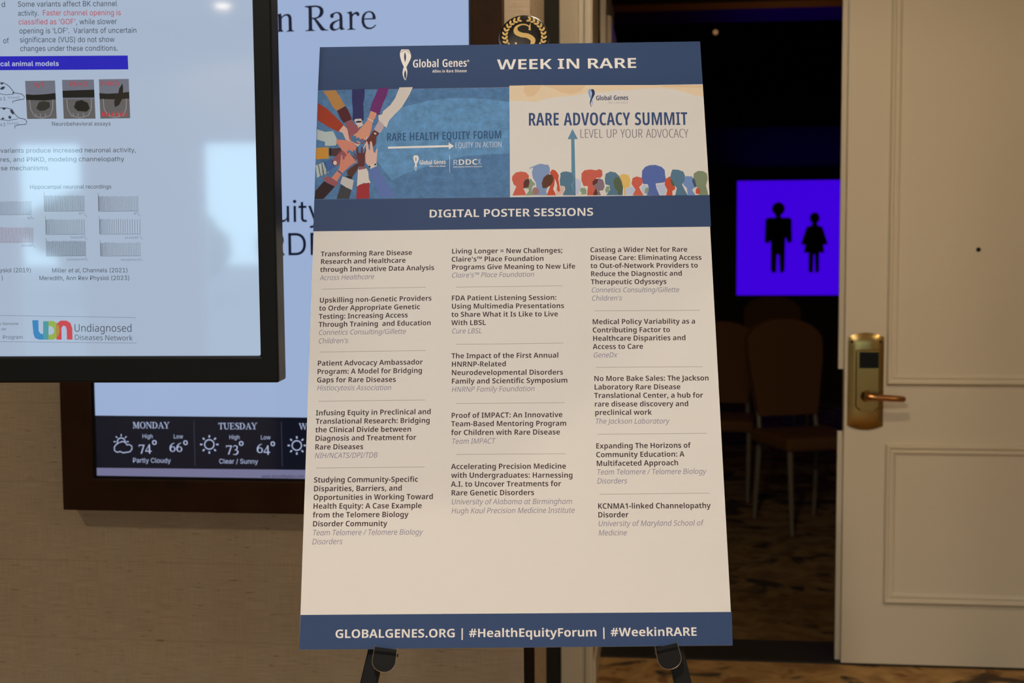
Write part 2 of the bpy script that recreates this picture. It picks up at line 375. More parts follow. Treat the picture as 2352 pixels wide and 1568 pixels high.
115:(166,[[305,53,304,36,272,10,204,-3,155,-3,116,-3,58,2,33,7,33,47,60,40,126,32,153,32,186,32,214,41,215,50,214,55,200,63,164,72,133,79,98,85,54,99,30,119,31,134,30,159,110,185,175,185,208,185,270,178,301,171,273,139,246,144,194,151,173,151,148,151,120,143,121,137,120,131,134,124,172,116,205,109,236,103,282,89,304,69]]),
116:(137,[[203,34,216,34,244,37,259,39,259,5,242,1,200,-3,175,-3,142,-3,92,7,62,33,63,56,63,146,15,146,15,166,69,182,97,221,157,221,157,182,255,182,255,146,157,146,157,59,156,47,180,34]]),
117:(215,[[381,182,381,0,307,0,295,23,291,23,278,14,242,2,200,-3,179,-3,138,-3,80,11,48,40,49,63,49,182,143,182,143,74,142,54,172,34,205,34,236,34,272,48,286,76,287,95,287,182]]),
118:(187,[[139,0,1,182,99,182,169,74,170,70,178,58,184,47,185,42,189,42,188,47,194,58,202,70,205,74,277,182,375,182,237,0]]),
119:(283,[[307,90,300,99,292,119,286,137,285,142,283,142,280,137,274,119,264,99,259,89,209,0,109,0,9,182,103,182,143,99,146,91,154,70,160,50,163,42,165,42,164,47,170,62,176,78,182,91,185,95,233,182,337,182,383,94,386,87,394,69,402,50,405,42,407,42,406,50,414,70,422,91,427,99,467,182,561,182,459,0,357,0]]),
120:(194,[[133,93,15,182,121,182,195,122,269,182,375,182,257,93,381,0,273,0,195,63,115,0,9,0]]),
121:(187,[[1,182,101,182,171,78,174,72,180,61,186,49,187,44,191,44,192,52,202,70,209,78,277,182,375,182,225,-18,210,-38,170,-65,114,-80,73,-80,54,-80,30,-78,21,-77,21,-40,28,-41,48,-42,61,-42,82,-42,110,-34,128,-20,135,-11,145,1]]),
122:(163,[[305,0,21,0,21,28,193,145,31,145,31,182,299,182,299,151,133,36,305,36]]),
124:(176,[[143,253,211,253,211,-76,143,-76]]),
8482:(257,[[215,121,215,238,293,238,347,154,403,238,479,238,479,121,425,121,425,187,424,190,426,203,427,207,425,207,367,121,321,121,267,207,263,207,264,202,264,191,265,188,265,121],[73,121,73,214,13,214,13,238,189,238,189,214,127,214,127,121]]),
},
'R': {
32:(87,[]),
39:(75,[[57,152,45,238,109,238,95,152]]),
46:(89,[[49,18,48,30,72,40,89,40,106,40,130,30,131,18,130,6,106,-5,89,-5,72,-5,48,6]]),
47:(124,[[7,0,185,238,243,238,65,0]]),
65:(213,[[365,0,307,74,119,74,61,0,1,0,187,239,241,239,427,0],[235,172,232,175,224,189,214,204,213,208,208,201,202,188,194,176,193,172,139,100,289,100]]),
66:(217,[[201,238,290,238,382,212,383,179,382,165,360,143,320,129,291,126,291,125,320,122,370,110,398,86,399,68,398,46,358,16,284,0,233,0,65,0,65,238],[213,137,274,137,320,156,321,176,320,195,264,212,205,212,125,212,125,137],[125,112,125,25,221,25,284,25,334,50,335,70,334,83,312,101,260,112,217,112]]),
67:(211,[[269,215,230,215,170,202,126,177,104,141,105,119,104,90,140,46,214,23,269,23,300,23,356,28,383,32,383,6,356,1,298,-3,261,-3,186,-3,90,27,40,82,41,119,40,146,70,191,128,224,214,241,271,241,306,241,374,234,401,227,377,202,354,207,300,215]]),
68:(243,[[447,121,446,81,386,27,276,0,199,0,65,0,65,238,213,238,284,238,388,211,446,160],[383,120,382,152,340,193,260,212,203,212,125,212,125,26,191,26,286,26,382,73]]),
70:(173,[[125,0,65,0,65,238,331,238,331,212,125,212,125,127,319,127,319,101,125,101]]),
71:(243,[[273,126,437,126,437,9,398,3,318,-3,269,-3,194,-3,94,26,40,81,41,119,40,156,100,211,210,241,289,241,328,241,398,234,431,227,407,201,382,207,318,215,285,215,228,215,146,192,104,149,105,119,104,91,140,47,218,23,283,23,314,23,358,26,377,28,377,99,273,99]]),
72:(247,[[429,0,369,0,369,111,125,111,125,0,65,0,65,238,125,238,125,137,369,137,369,238,429,238]]),
73:(113,[[199,0,27,0,27,17,83,24,83,214,27,221,27,238,199,238,199,221,143,214,143,24,199,17]]),
74:(91,[[-1,-63,-18,-63,-42,-61,-51,-59,-51,-34,-42,-35,-18,-37,-3,-37,12,-37,42,-30,62,-14,63,1,63,238,123,238,123,4,122,-19,90,-49,34,-63]]),
75:(206,[[413,0,343,0,175,114,125,92,125,0,65,0,65,238,125,238,125,121,144,132,186,155,207,166,337,238,407,238,217,134]]),
76:(175,[[65,0,65,238,125,238,125,27,333,27,333,0]]),
77:(302,[[275,0,119,209,117,209,116,202,118,181,120,157,121,144,121,0,65,0,65,238,155,238,301,43,303,43,453,238,541,238,541,0,481,0,481,146,480,158,482,181,484,201,487,208,483,208,325,0]]),
78:(253,[[443,0,373,0,119,198,115,198,116,190,118,169,120,145,121,133,121,0,65,0,65,238,135,238,389,41,391,41,390,46,388,68,386,93,387,104,387,238,443,238]]),
80:(202,[[191,238,284,238,370,201,371,168,370,153,350,126,306,105,232,93,181,93,125,93,125,0,65,0,65,238],[187,212,125,212,125,118,173,118,218,118,278,128,308,149,309,167,308,190,248,212]]),
82:(207,[[197,238,256,238,332,223,370,193,371,170,370,151,342,126,298,111,275,107,405,0,335,0,221,98,125,98,125,0,65,0,65,238],[193,212,125,212,125,124,197,124,254,124,308,147,309,169,308,185,282,203,232,212]]),
83:(183,[[335,64,334,42,294,13,216,-3,165,-3,138,-3,90,-1,50,4,35,8,35,37,58,31,130,23,169,23,202,23,250,32,274,49,275,61,274,73,254,89,206,102,163,110,122,117,68,136,40,162,41,181,40,200,78,227,148,241,193,241,232,241,296,234,325,228,305,202,280,208,222,215,191,215,160,215,120,206,100,191,101,180,100,168,120,152,166,140,205,132,246,125,304,107,334,82]]),
84:(185,[[217,0,157,0,157,212,7,212,7,238,365,238,365,212,217,212]]),
85:(244,[[427,84,426,59,386,20,304,-3,243,-3,152,-3,60,45,61,85,61,238,121,238,121,84,120,55,182,23,245,23,288,23,342,38,368,66,369,84,369,238,427,238]]),
97:(187,[[193,182,258,182,320,153,321,122,321,0,279,0,267,25,265,25,248,16,216,3,174,-3,145,-3,112,-3,60,8,30,32,31,50,30,76,114,105,203,107,263,108,263,118,262,141,224,158,189,158,160,158,110,150,89,144,71,166,94,173,158,182],[211,86,142,85,92,66,93,49,92,34,128,20,157,20,202,20,262,45,263,71,263,87]]),
98:(205,[[117,192,116,180,114,161,113,155,117,155,130,166,184,182,227,182,292,182,374,135,375,89,374,59,336,17,270,-3,227,-3,184,-3,130,12,117,23,111,23,99,0,57,0,57,253,117,253],[217,157,178,157,134,143,116,113,117,90,117,89,116,56,158,21,219,21,266,21,312,56,313,90,312,123,266,157]]),
99:(160,[[201,-3,152,-3,78,16,36,57,37,88,36,121,80,163,156,182,205,182,232,182,282,176,299,172,281,148,264,151,222,156,203,156,166,156,120,141,98,111,99,89,98,67,120,37,166,22,201,22,228,22,274,28,293,32,293,6,274,2,230,-3]]),
100:(205,[[185,-3,116,-3,36,43,37,89,36,135,118,182,185,182,212,182,254,175,284,163,295,156,299,156,298,160,294,177,295,182,295,253,355,253,355,0,307,0,299,24,295,24,284,16,254,4,212,-3],[193,21,250,21,296,52,297,83,297,89,296,122,252,158,193,158,144,158,98,120,99,88,98,56,144,21]]),
101:(188,[[195,182,240,182,306,162,342,126,343,101,343,84,99,84,98,53,158,22,213,22,246,22,298,28,327,34,327,8,298,2,246,-3,209,-3,158,-3,80,17,36,58,37,88,36,117,76,159,148,182],[195,158,152,158,104,131,99,107,281,107,280,122,262,145,224,158]]),
102:(115,[[223,156,133,156,133,0,73,0,73,156,11,156,11,170,73,180,73,190,72,225,134,255,189,255,210,255,246,251,259,249,243,226,232,228,204,231,191,231,160,231,132,211,133,190,133,179,223,179]]),
103:(205,[[185,182,218,182,276,169,297,155,299,155,307,179,355,179,355,-3,354,-28,318,-63,248,-80,195,-80,154,-80,90,-74,65,-69,65,-42,90,-48,158,-56,197,-56,242,-56,296,-29,297,-5,297,2,296,6,296,21,299,24,295,24,276,10,220,-3,185,-3,114,-3,36,45,37,89,36,132,114,182],[193,157,162,157,120,141,98,111,99,89,98,56,146,21,193,21,220,21,258,28,284,43,296,66,297,82,297,89,296,113,274,143,228,157]]),
104:(206,[[117,179,116,173,114,159,113,154,117,154,128,163,162,175,204,182,229,182,270,182,328,168,358,139,359,116,359,0,301,0,301,114,300,136,262,157,221,157,180,157,134,142,116,113,117,92,117,0,57,0,57,253,117,253]]),
105:(86,[[117,179,117,0,57,0,57,179],[87,246,100,246,120,237,121,227,120,218,100,208,87,208,72,208,52,218,53,227,52,237,72,246]]),
106:(86,[[15,-80,-2,-80,-28,-78,-35,-76,-35,-52,-26,-54,-6,-56,9,-56,28,-56,56,-44,57,-28,57,179,117,179,117,-27,116,-43,94,-67,50,-80],[53,227,52,237,72,246,87,246,100,246,120,237,121,227,120,218,100,208,87,208,72,208,52,218]]),
107:(178,[[115,121,114,116,112,98,113,92,115,92,118,95,134,105,152,115,159,118,273,179,341,179,197,102,351,0,281,0,157,83,115,66,115,0,57,0,57,253,115,253]]),
108:(86,[[117,0,57,0,57,253,117,253]]),
109:(312,[[449,182,510,182,570,151,571,116,571,0,513,0,513,115,512,136,476,157,439,157,386,157,342,127,343,99,343,0,285,0,285,115,284,129,268,148,236,157,211,157,174,157,134,142,116,114,117,93,117,0,57,0,57,179,105,179,113,154,117,154,128,164,160,176,200,182,223,182,262,182,318,167,331,152,335,152,352,167,414,182]]),
110:(206,[[229,182,292,182,358,151,359,116,359,0,301,0,301,114,300,136,262,157,221,157,160,157,116,124,117,93,117,0,57,0,57,179,105,179,113,154,117,154,128,164,164,176,206,182]]),
111:(202,[[369,90,368,67,344,33,300,9,238,-3,201,-3,166,-3,106,9,62,33,36,67,37,90,36,119,76,160,152,182,203,182,252,182,326,160,368,119],[99,90,98,69,120,38,166,21,203,21,238,21,284,38,306,69,307,90,306,111,284,141,238,157,203,157,146,157,98,121]]),
112:(205,[[227,182,292,182,374,136,375,90,374,59,336,18,270,-3,227,-3,198,-3,156,4,126,16,117,23,113,23,112,17,116,0,117,-7,117,-80,57,-80,57,179,105,179,113,154,117,154,126,162,156,175,198,182],[217,157,180,157,136,144,116,116,117,95,117,90,116,68,134,37,178,21,219,21,250,21,292,39,312,70,313,90,312,121,266,157]]),
114:(138,[[225,182,234,182,256,181,267,180,259,153,250,154,228,155,221,155,198,155,162,147,132,131,116,109,117,95,117,0,57,0,57,179,105,179,113,146,115,146,126,156,158,172,198,182]]),
115:(160,[[291,49,290,32,254,9,190,-3,147,-3,110,-3,56,3,35,8,35,35,56,29,116,20,149,20,192,20,232,35,233,47,232,53,218,64,180,75,145,81,110,88,60,101,34,120,35,135,34,157,108,182,169,182,200,182,258,176,283,170,263,147,240,151,190,158,165,158,128,158,90,146,91,136,90,129,108,119,148,109,183,102,216,96,264,83,290,64]]),
116:(120,[[177,21,190,21,218,23,227,24,227,2,216,0,182,-3,167,-3,138,-3,90,6,62,30,63,52,63,156,11,156,11,170,63,182,87,220,121,220,121,179,225,179,225,156,121,156,121,53,120,36,152,21]]),
117:(206,[[357,179,357,0,309,0,299,24,297,24,284,14,248,2,206,-3,183,-3,140,-3,82,10,52,39,53,62,53,179,113,179,113,64,112,42,150,21,193,21,232,21,278,36,296,65,297,86,297,179]]),
118:(169,[[137,0,1,179,63,179,139,73,144,66,156,48,166,32,169,26,171,26,172,32,182,48,196,66,201,73,277,179,339,179,203,0]]),
119:(262,[[289,101,282,110,272,128,264,143,263,148,261,148,258,143,252,128,242,110,237,101,173,0,107,0,9,179,69,179,119,84,122,74,132,54,140,37,141,30,145,30,146,34,150,46,156,60,164,73,169,78,231,179,295,179,357,78,360,71,370,53,378,37,381,31,383,31,384,36,392,53,402,74,407,84,457,179,517,179,419,0,349,0]]),
120:(176,[[143,91,19,179,85,179,177,111,269,179,335,179,211,91,341,0,275,0,177,71,79,0,13,0]]),
121:(170,[[1,179,65,179,141,77,148,68,158,51,168,36,171,28,175,28,178,37,194,64,205,77,277,179,341,179,187,-25,174,-41,140,-66,90,-80,57,-80,40,-80,16,-78,9,-77,9,-54,14,-55,36,-56,47,-56,68,-56,98,-48,118,-34,127,-24,145,-1]]),
8482:(258,[[217,121,217,238,281,238,343,148,407,238,469,238,469,121,425,121,425,189,424,191,426,207,427,211,425,211,357,121,323,121,259,211,255,211,256,206,256,192,257,190,257,121],[79,121,79,220,13,220,13,238,189,238,189,220,121,220,121,121]]),
},
'C': {
32:(87,[]),
65:(170,[[251,0,225,61,117,61,91,0,1,0,117,238,223,238,341,0],[183,164,180,172,174,186,170,199,171,205,168,199,164,186,160,172,157,165,129,98,211,98]]),
67:(158,[[205,205,182,205,148,192,126,168,116,137,117,119,116,91,138,53,178,33,209,33,230,33,268,40,287,45,287,8,268,2,222,-3,197,-3,144,-3,70,25,30,80,31,119,30,145,52,190,94,223,158,242,199,242,226,242,276,235,301,227,277,193,260,198,224,205]]),
68:(183,[[337,123,336,83,294,28,212,0,153,0,45,0,45,238,159,238,216,238,296,212,336,160],[251,121,250,149,230,184,188,202,157,202,129,202,129,36,153,36,204,36,250,79]]),
69:(140,[[253,0,45,0,45,238,253,238,253,202,129,202,129,142,245,142,245,106,129,106,129,36,253,36]]),
70:(135,[[129,0,45,0,45,238,253,238,253,202,129,202,129,133,245,133,245,97,129,97]]),
71:(189,[[203,132,345,132,345,10,312,3,242,-3,207,-3,148,-3,70,27,30,83,31,120,30,157,74,211,160,241,223,241,256,241,314,233,339,226,313,192,292,198,248,205,225,205,190,205,142,185,116,147,117,119,116,93,136,55,178,33,213,33,226,33,252,35,263,37,263,97,203,97]]),
72:(190,[[337,0,253,0,253,106,129,106,129,0,45,0,45,238,129,238,129,142,253,142,253,238,337,238]]),
73:(106,[[191,0,21,0,21,23,65,31,65,207,21,215,21,238,191,238,191,215,147,207,147,31,191,23]]),
76:(133,[[45,0,45,238,129,238,129,36,257,36,257,0]]),
77:(253,[[221,0,121,181,119,181,120,170,122,151,122,135,123,129,123,0,45,0,45,238,161,238,253,68,255,68,349,238,465,238,465,0,383,0,383,130,382,136,384,152,386,170,387,181,385,181,287,0]]),
79:(195,[[361,119,360,92,340,46,300,14,238,-3,197,-3,152,-3,90,14,50,47,30,92,31,120,30,160,66,214,140,241,197,241,252,241,324,211,360,156],[117,119,116,91,134,53,170,34,195,34,220,34,256,52,272,90,273,119,272,163,234,205,197,205,170,205,134,186,116,148]]),
81:(195,[[361,119,360,91,340,46,302,15,275,7,351,-57,257,-57,199,-3,196,-3,190,-3,189,-3,148,-3,88,15,48,49,30,93,31,120,30,160,66,214,140,241,197,241,248,241,322,214,360,160],[117,119,116,91,134,53,170,34,195,34,220,34,256,52,272,90,273,119,272,163,234,205,197,205,170,205,134,186,116,148]]),
82:(167,[[149,238,200,238,268,223,302,192,303,169,302,155,288,131,258,112,235,105,331,0,241,0,161,95,129,95,129,0,45,0,45,238],[149,202,129,202,129,128,153,128,184,128,216,148,217,167,216,179,202,195,172,202]]),
83:(144,[[267,69,266,48,234,15,172,-3,131,-3,110,-3,74,-1,40,5,23,9,23,52,48,44,102,35,127,35,144,35,170,43,182,57,183,65,182,73,172,86,144,98,117,106,88,114,48,132,26,157,27,175,24,195,58,225,116,242,159,241,186,241,240,234,265,227,243,190,220,197,178,203,161,203,144,203,122,197,110,185,111,177,110,168,120,155,150,144,179,136,208,128,246,108,266,84]]),
84:(139,[[181,0,99,0,99,201,9,201,9,238,271,238,271,201,181,201]]),
85:(184,[[329,77,328,50,294,14,232,-3,185,-3,114,-3,42,36,43,77,43,238,125,238,125,78,124,54,156,34,185,34,204,34,232,42,244,62,245,78,245,238,329,238]]),
86:(166,[[333,238,215,0,117,0,1,238,87,238,149,98,150,90,158,71,164,53,165,45,166,53,172,71,180,90,185,98,245,238]]),
89:(152,[[153,138,219,238,305,238,195,92,195,0,111,0,111,91,1,238,87,238]]),
97:(151,[[159,185,212,185,264,152,265,121,265,0,207,0,193,25,193,25,180,15,156,3,124,-3,105,-3,74,-3,36,13,20,39,21,53,20,81,82,110,141,112,185,113,185,121,184,137,164,153,143,153,128,153,92,147,71,141,49,170,72,177,128,185],[159,85,130,84,100,69,101,54,100,41,118,29,137,29,158,29,186,50,187,68,187,86]]),
98:(164,[[119,188,118,183,116,168,117,158,119,158,134,172,172,185,199,185,248,185,304,136,305,91,304,62,278,19,232,-3,199,-3,172,-3,136,7,119,20,115,20,103,0,39,0,39,253,119,253],[173,150,152,150,128,137,118,112,119,95,119,87,118,58,144,30,175,30,198,30,222,60,223,92,222,121,198,150]]),
101:(149,[[155,185,194,185,248,164,276,128,277,103,277,80,105,80,104,54,138,29,175,29,198,29,238,35,261,42,261,9,240,3,192,-3,165,-3,116,-3,54,20,26,62,27,90,26,120,54,163,112,185],[155,153,132,153,106,132,105,109,203,109,202,122,192,142,170,153]]),
105:(79,[[119,182,119,0,39,0,39,182],[81,252,102,252,122,240,123,229,122,217,100,205,81,205,58,205,36,217,37,229,36,240,56,252]]),
108:(78,[[119,0,39,0,39,253,119,253]]),
110:(163,[[197,185,240,185,290,152,291,121,291,0,211,0,211,110,210,129,192,150,171,150,142,150,118,122,119,89,119,0,39,0,39,182,103,182,111,158,115,158,124,167,146,179,178,185]]),
111:(160,[[295,91,294,72,278,37,248,11,196,-3,159,-3,124,-3,74,11,40,37,24,71,25,91,24,119,54,161,112,185,161,185,202,185,262,163,294,122],[107,91,106,71,118,44,142,30,161,30,178,30,202,44,214,71,215,91,214,111,202,138,178,151,161,151,132,151,106,121]]),
114:(113,[[189,185,196,185,210,184,221,183,213,141,204,142,190,143,183,143,166,143,142,136,126,122,118,104,119,93,119,0,39,0,39,182,101,182,113,151,117,151,122,161,144,176,172,185]]),
115:(122,[[227,52,226,34,198,9,148,-3,113,-3,86,-3,40,2,21,7,21,46,36,40,82,31,107,31,126,31,146,41,147,50,146,55,138,64,114,73,93,79,70,85,36,101,20,121,21,134,20,158,78,185,129,185,154,185,200,178,223,171,201,141,184,146,150,152,133,152,116,152,96,144,97,136,96,131,104,123,128,114,151,108,172,101,206,86,226,66]]),
174:(276,[[179,50,179,192,267,192,320,192,376,171,377,149,376,135,354,116,331,110,391,50,323,50,275,104,243,104,243,50],[263,127,286,127,312,137,313,148,312,158,288,167,263,167,243,167,243,127],[277,-3,220,-3,130,16,66,50,32,94,33,119,32,146,68,191,134,224,224,241,277,241,330,241,418,223,484,190,520,145,521,119,520,92,484,47,418,15,330,-3],[277,18,320,18,394,33,446,61,474,98,475,119,474,141,444,178,390,205,318,220,277,220,230,220,158,205,106,177,78,140,79,119,78,96,108,59,162,32,234,18]]),
},
'L': {
32:(87,[]),
65:(136,[[237,0,197,86,77,86,35,0,1,0,115,238,157,238,273,0],[149,193,146,199,140,209,138,219,137,224,134,219,130,209,126,199,125,194,83,101,191,101]]),
67:(143,[[193,226,158,226,112,208,82,178,70,140,71,119,70,87,100,38,156,12,195,12,216,12,252,18,265,21,265,5,250,2,214,-3,193,-3,144,-3,74,26,34,81,35,119,34,144,52,188,90,222,150,241,193,241,212,241,250,236,271,231,257,217,240,222,208,226]]),
68:(163,[[293,122,292,82,258,27,188,0,135,0,51,0,51,238,137,238,190,238,258,212,292,160],[259,121,258,154,232,199,178,223,135,223,85,223,85,15,133,15,198,15,258,69]]),
69:(130,[[229,0,51,0,51,238,229,238,229,223,85,223,85,132,221,132,221,117,85,117,85,15,229,15]]),
73:(82,[[141,0,25,0,25,10,67,13,67,225,25,228,25,238,141,238,141,228,99,225,99,13,141,10]]),
76:(118,[[51,0,51,238,85,238,85,15,225,15,225,0]]),
78:(177,[[305,0,265,0,83,210,81,210,82,204,82,190,82,176,83,168,83,0,51,0,51,238,91,238,273,30,275,30,274,39,272,55,272,69,273,75,273,238,305,238]]),
79:(176,[[317,119,316,95,302,50,270,16,216,-3,177,-3,136,-3,82,17,48,51,34,96,35,119,34,160,68,214,130,241,177,241,228,241,290,209,316,154],[69,119,68,85,94,37,142,12,177,12,212,12,258,36,282,84,283,119,282,171,230,226,177,226,140,226,92,201,68,154]]),
80:(138,[[125,238,190,238,256,207,257,171,256,152,238,125,206,107,156,98,125,98,85,98,85,0,51,0,51,238],[123,223,85,223,85,113,125,113,158,113,200,125,220,150,221,171,220,199,172,223]]),
81:(176,[[317,119,316,86,296,38,254,8,225,1,287,-57,249,-57,193,-3,188,-3,178,-3,175,-3,136,-3,84,16,50,50,34,94,35,120,34,160,68,214,130,241,179,241,222,241,284,215,316,161],[69,120,68,85,94,37,142,12,177,12,212,12,258,36,282,84,283,119,282,172,230,226,179,226,140,226,92,201,68,154]]),
82:(142,[[121,238,166,238,226,225,256,197,257,173,256,156,238,130,202,113,177,108,275,0,237,0,145,104,85,104,85,0,51,0,51,238],[121,223,85,223,85,119,133,119,174,119,222,145,223,173,222,191,202,213,156,223]]),
84:(118,[[135,0,103,0,103,223,7,223,7,238,231,238,231,223,135,223]]),
85:(167,[[289,73,288,45,258,12,204,-3,169,-3,108,-3,46,34,47,73,47,238,81,238,81,74,80,41,126,12,169,12,194,12,232,24,254,51,255,74,255,238,289,238]]),
86:(132,[[265,238,153,0,113,0,1,238,35,238,117,58,120,52,124,39,130,26,133,19,134,26,138,39,144,52,149,59,231,238]]),
89:(116,[[117,114,197,238,233,238,133,93,133,0,101,0,101,92,1,238,35,238]]),
97:(129,[[129,180,174,180,214,151,215,120,215,0,189,0,185,28,185,28,176,20,158,5,126,-3,105,-3,76,-3,40,10,24,33,25,46,24,72,84,100,141,102,181,104,181,119,180,145,154,166,125,166,112,166,78,162,61,156,49,169,66,174,108,180],[145,90,100,88,58,66,59,46,58,28,86,10,113,10,148,10,182,44,183,72,183,92]]),
101:(132,[[137,180,172,180,214,158,234,122,235,101,235,88,63,88,62,50,106,11,151,11,168,11,204,17,223,23,223,8,208,3,170,-3,149,-3,106,-3,54,20,30,61,31,88,30,117,54,158,100,180],[137,166,104,166,66,135,65,102,205,102,204,119,190,149,160,166]]),
105:(64,[[81,177,81,0,49,0,49,177],[67,243,76,243,88,235,89,229,88,222,76,214,65,214,54,214,42,223,43,229,42,235,52,243]]),
108:(62,[[79,0,47,0,47,253,79,253]]),
110:(143,[[161,180,200,180,240,153,241,123,241,0,209,0,209,119,208,144,182,166,157,166,120,166,78,133,79,99,79,0,47,0,47,177,73,177,75,145,77,145,82,155,104,171,138,180]]),
114:(93,[[151,180,156,180,172,179,181,177,175,161,168,162,156,163,149,163,132,163,106,151,88,131,78,106,79,93,79,0,47,0,47,177,71,177,77,141,79,141,84,151,102,169,130,180]]),
115:(108,[[195,44,194,29,172,8,130,-3,101,-3,76,-3,36,3,25,7,25,24,38,19,78,12,101,12,130,12,160,29,161,44,160,54,148,67,122,77,103,83,78,90,44,104,24,122,25,136,24,155,74,180,119,180,140,180,176,175,193,170,179,157,166,161,136,166,119,166,90,166,56,150,57,136,56,127,68,115,96,104,119,97,140,90,174,77,194,58]]),
},
'A': {
32:(90,[]),
40:(130,[[85,99,84,125,104,183,142,237,167,257,225,257,198,232,162,176,142,123,143,99,142,77,160,33,196,-16,225,-45,167,-45,126,-10,84,63]]),
41:(130,[[37,-45,66,-16,102,34,118,78,119,99,118,123,98,176,62,232,37,257,95,257,118,237,156,183,178,125,179,99,178,62,134,-11,95,-45]]),
44:(90,[[37,-58,65,34,131,34,81,-58]]),
46:(90,[[91,-2,72,-2,46,11,47,20,46,29,72,42,91,42,110,42,134,29,135,20,134,11,110,-2]]),
47:(120,[[227,254,71,-36,15,-36,173,254]]),
48:(216,[[217,-3,162,-3,86,26,46,82,47,121,46,160,86,216,162,246,217,246,270,246,346,216,386,160,387,121,386,82,346,26,270,-3],[217,24,252,24,302,47,326,90,327,121,326,152,302,196,252,219,217,219,180,219,132,196,106,152,107,121,106,90,132,47,180,24]]),
49:(216,[[75,0,75,26,375,26,375,0],[265,243,265,0,205,0,205,214,201,214,83,170,83,204,189,243]]),
50:(216,[[63,0,63,22,223,110,250,124,286,146,304,167,305,178,304,190,280,209,238,219,213,219,184,219,144,208,122,187,123,174,63,174,62,195,102,228,170,246,215,246,258,246,324,228,362,197,363,178,362,165,344,140,296,108,253,86,147,29,147,27,371,27,371,0]]),
51:(216,[[207,-3,162,-3,90,12,44,41,41,61,105,61,106,49,134,32,180,24,209,24,236,24,284,34,312,54,313,69,312,82,288,104,234,117,191,117,151,117,151,142,275,213,275,215,65,215,65,243,355,243,355,220,203,132,203,137,254,140,332,122,374,89,375,68,374,48,330,15,256,-3]]),
52:(216,[[41,49,41,75,233,243,295,243,105,78,105,76,393,76,393,49],[269,0,269,57,269,69,269,151,327,151,327,0]]),
53:(216,[[211,-3,168,-3,100,14,60,43,59,61,119,61,120,50,146,34,186,24,211,24,240,24,286,38,312,62,313,77,312,93,284,117,236,132,207,132,184,132,138,124,125,119,67,122,95,243,351,243,351,215,147,215,131,145,133,145,148,151,192,159,219,159,250,159,308,147,348,125,372,95,373,77,372,54,330,18,258,-3]]),
57:(216,[[217,246,260,246,330,225,370,189,371,166,370,148,340,110,303,81,193,0,125,0,287,118,293,118,286,111,262,100,228,94,209,94,164,94,98,112,62,145,63,168,62,191,102,226,172,246],[217,219,188,219,146,206,120,183,121,168,120,153,146,130,188,117,217,117,244,117,288,130,312,153,313,167,312,182,288,206,244,219]]),
65:(230,[[17,0,195,243,265,243,445,0,379,0,277,144,266,157,240,197,223,228,235,228,216,197,192,156,183,144,83,0],[107,68,107,95,355,95,355,68]]),
66:(218,[[59,0,59,243,231,243,282,243,348,225,380,196,381,178,380,163,358,142,322,130,301,127,301,125,322,124,368,110,398,84,399,65,398,46,364,17,294,0,237,0],[121,27,235,27,292,27,338,49,339,65,338,77,314,98,268,110,239,110,121,110],[121,136,229,136,254,136,296,146,320,165,321,178,320,193,276,215,231,215,121,215]]),
67:(243,[[255,-3,192,-3,96,27,40,83,41,121,40,160,96,215,192,246,255,246,292,246,358,235,410,214,444,185,451,166,389,166,384,179,358,198,322,211,278,217,255,217,212,217,140,195,100,152,101,121,100,90,142,47,212,25,255,25,278,25,322,32,358,45,384,64,389,76,451,76,444,58,410,28,358,8,292,-3]]),
68:(241,[[211,0,93,0,93,27,207,27,266,27,344,50,382,92,383,122,382,151,344,193,268,215,213,215,91,215,91,243,217,243,288,243,388,214,442,159,443,122,442,84,388,29,284,0],[121,243,121,0,59,0,59,243]]),
69:(200,[[59,0,59,243,355,243,355,215,121,215,121,136,339,136,339,109,121,109,121,27,359,27,359,0]]),
70:(197,[[59,0,59,243,353,243,353,215,121,215,121,132,331,132,331,105,121,105,121,0]]),
71:(249,[[257,-3,192,-3,94,27,40,83,41,121,40,160,94,215,190,246,253,246,292,246,358,234,410,213,446,184,453,167,389,167,380,178,356,197,322,210,278,217,255,217,210,217,140,195,100,152,101,121,100,90,142,48,212,25,257,25,298,25,360,43,396,75,397,97,415,95,271,95,271,122,457,122,457,95,456,65,404,21,314,-3]]),
72:(248,[[59,0,59,243,121,243,121,138,377,138,377,243,437,243,437,0,377,0,377,110,121,110,121,0]]),
75:(224,[[101,69,101,102,118,114,150,135,184,154,205,164,349,243,431,243,223,132,219,132],[59,0,59,243,121,243,121,160,121,107,121,92,121,0],[357,0,181,123,221,147,431,0]]),
76:(188,[[59,0,59,243,121,243,121,27,347,27,347,0]]),
77:(301,[[59,0,59,243,147,243,267,90,270,84,280,68,292,49,304,30,309,22,295,22,300,30,310,48,322,67,334,84,339,90,457,243,545,243,545,0,483,0,483,139,482,146,484,165,484,186,486,208,487,218,491,218,484,207,468,184,454,162,440,144,437,139,329,0,275,0,165,139,160,144,148,162,132,183,116,207,109,218,115,218,116,209,116,188,116,167,118,146,119,139,119,0]]),
78:(251,[[59,0,59,243,133,243,329,87,336,81,358,62,384,39,397,25,389,25,386,39,382,65,382,86,383,94,383,243,445,243,445,0,371,0,195,138,182,148,158,168,126,196,105,216,115,216,116,198,120,168,120,145,121,138,121,0]]),
79:(255,[[257,-3,194,-3,96,27,40,83,41,121,40,160,96,215,194,246,257,246,318,246,414,215,470,160,471,121,470,83,414,27,318,-3],[257,25,298,25,368,47,410,90,411,121,410,152,368,195,298,217,257,217,212,217,142,195,100,152,101,121,100,90,142,48,212,25]]),
80:(213,[[59,0,59,243,225,243,282,243,354,222,390,187,391,165,390,144,354,109,282,88,225,88,109,88,109,115,223,115,260,115,308,128,328,151,329,165,328,180,308,202,260,215,223,215,121,215,121,0]]),
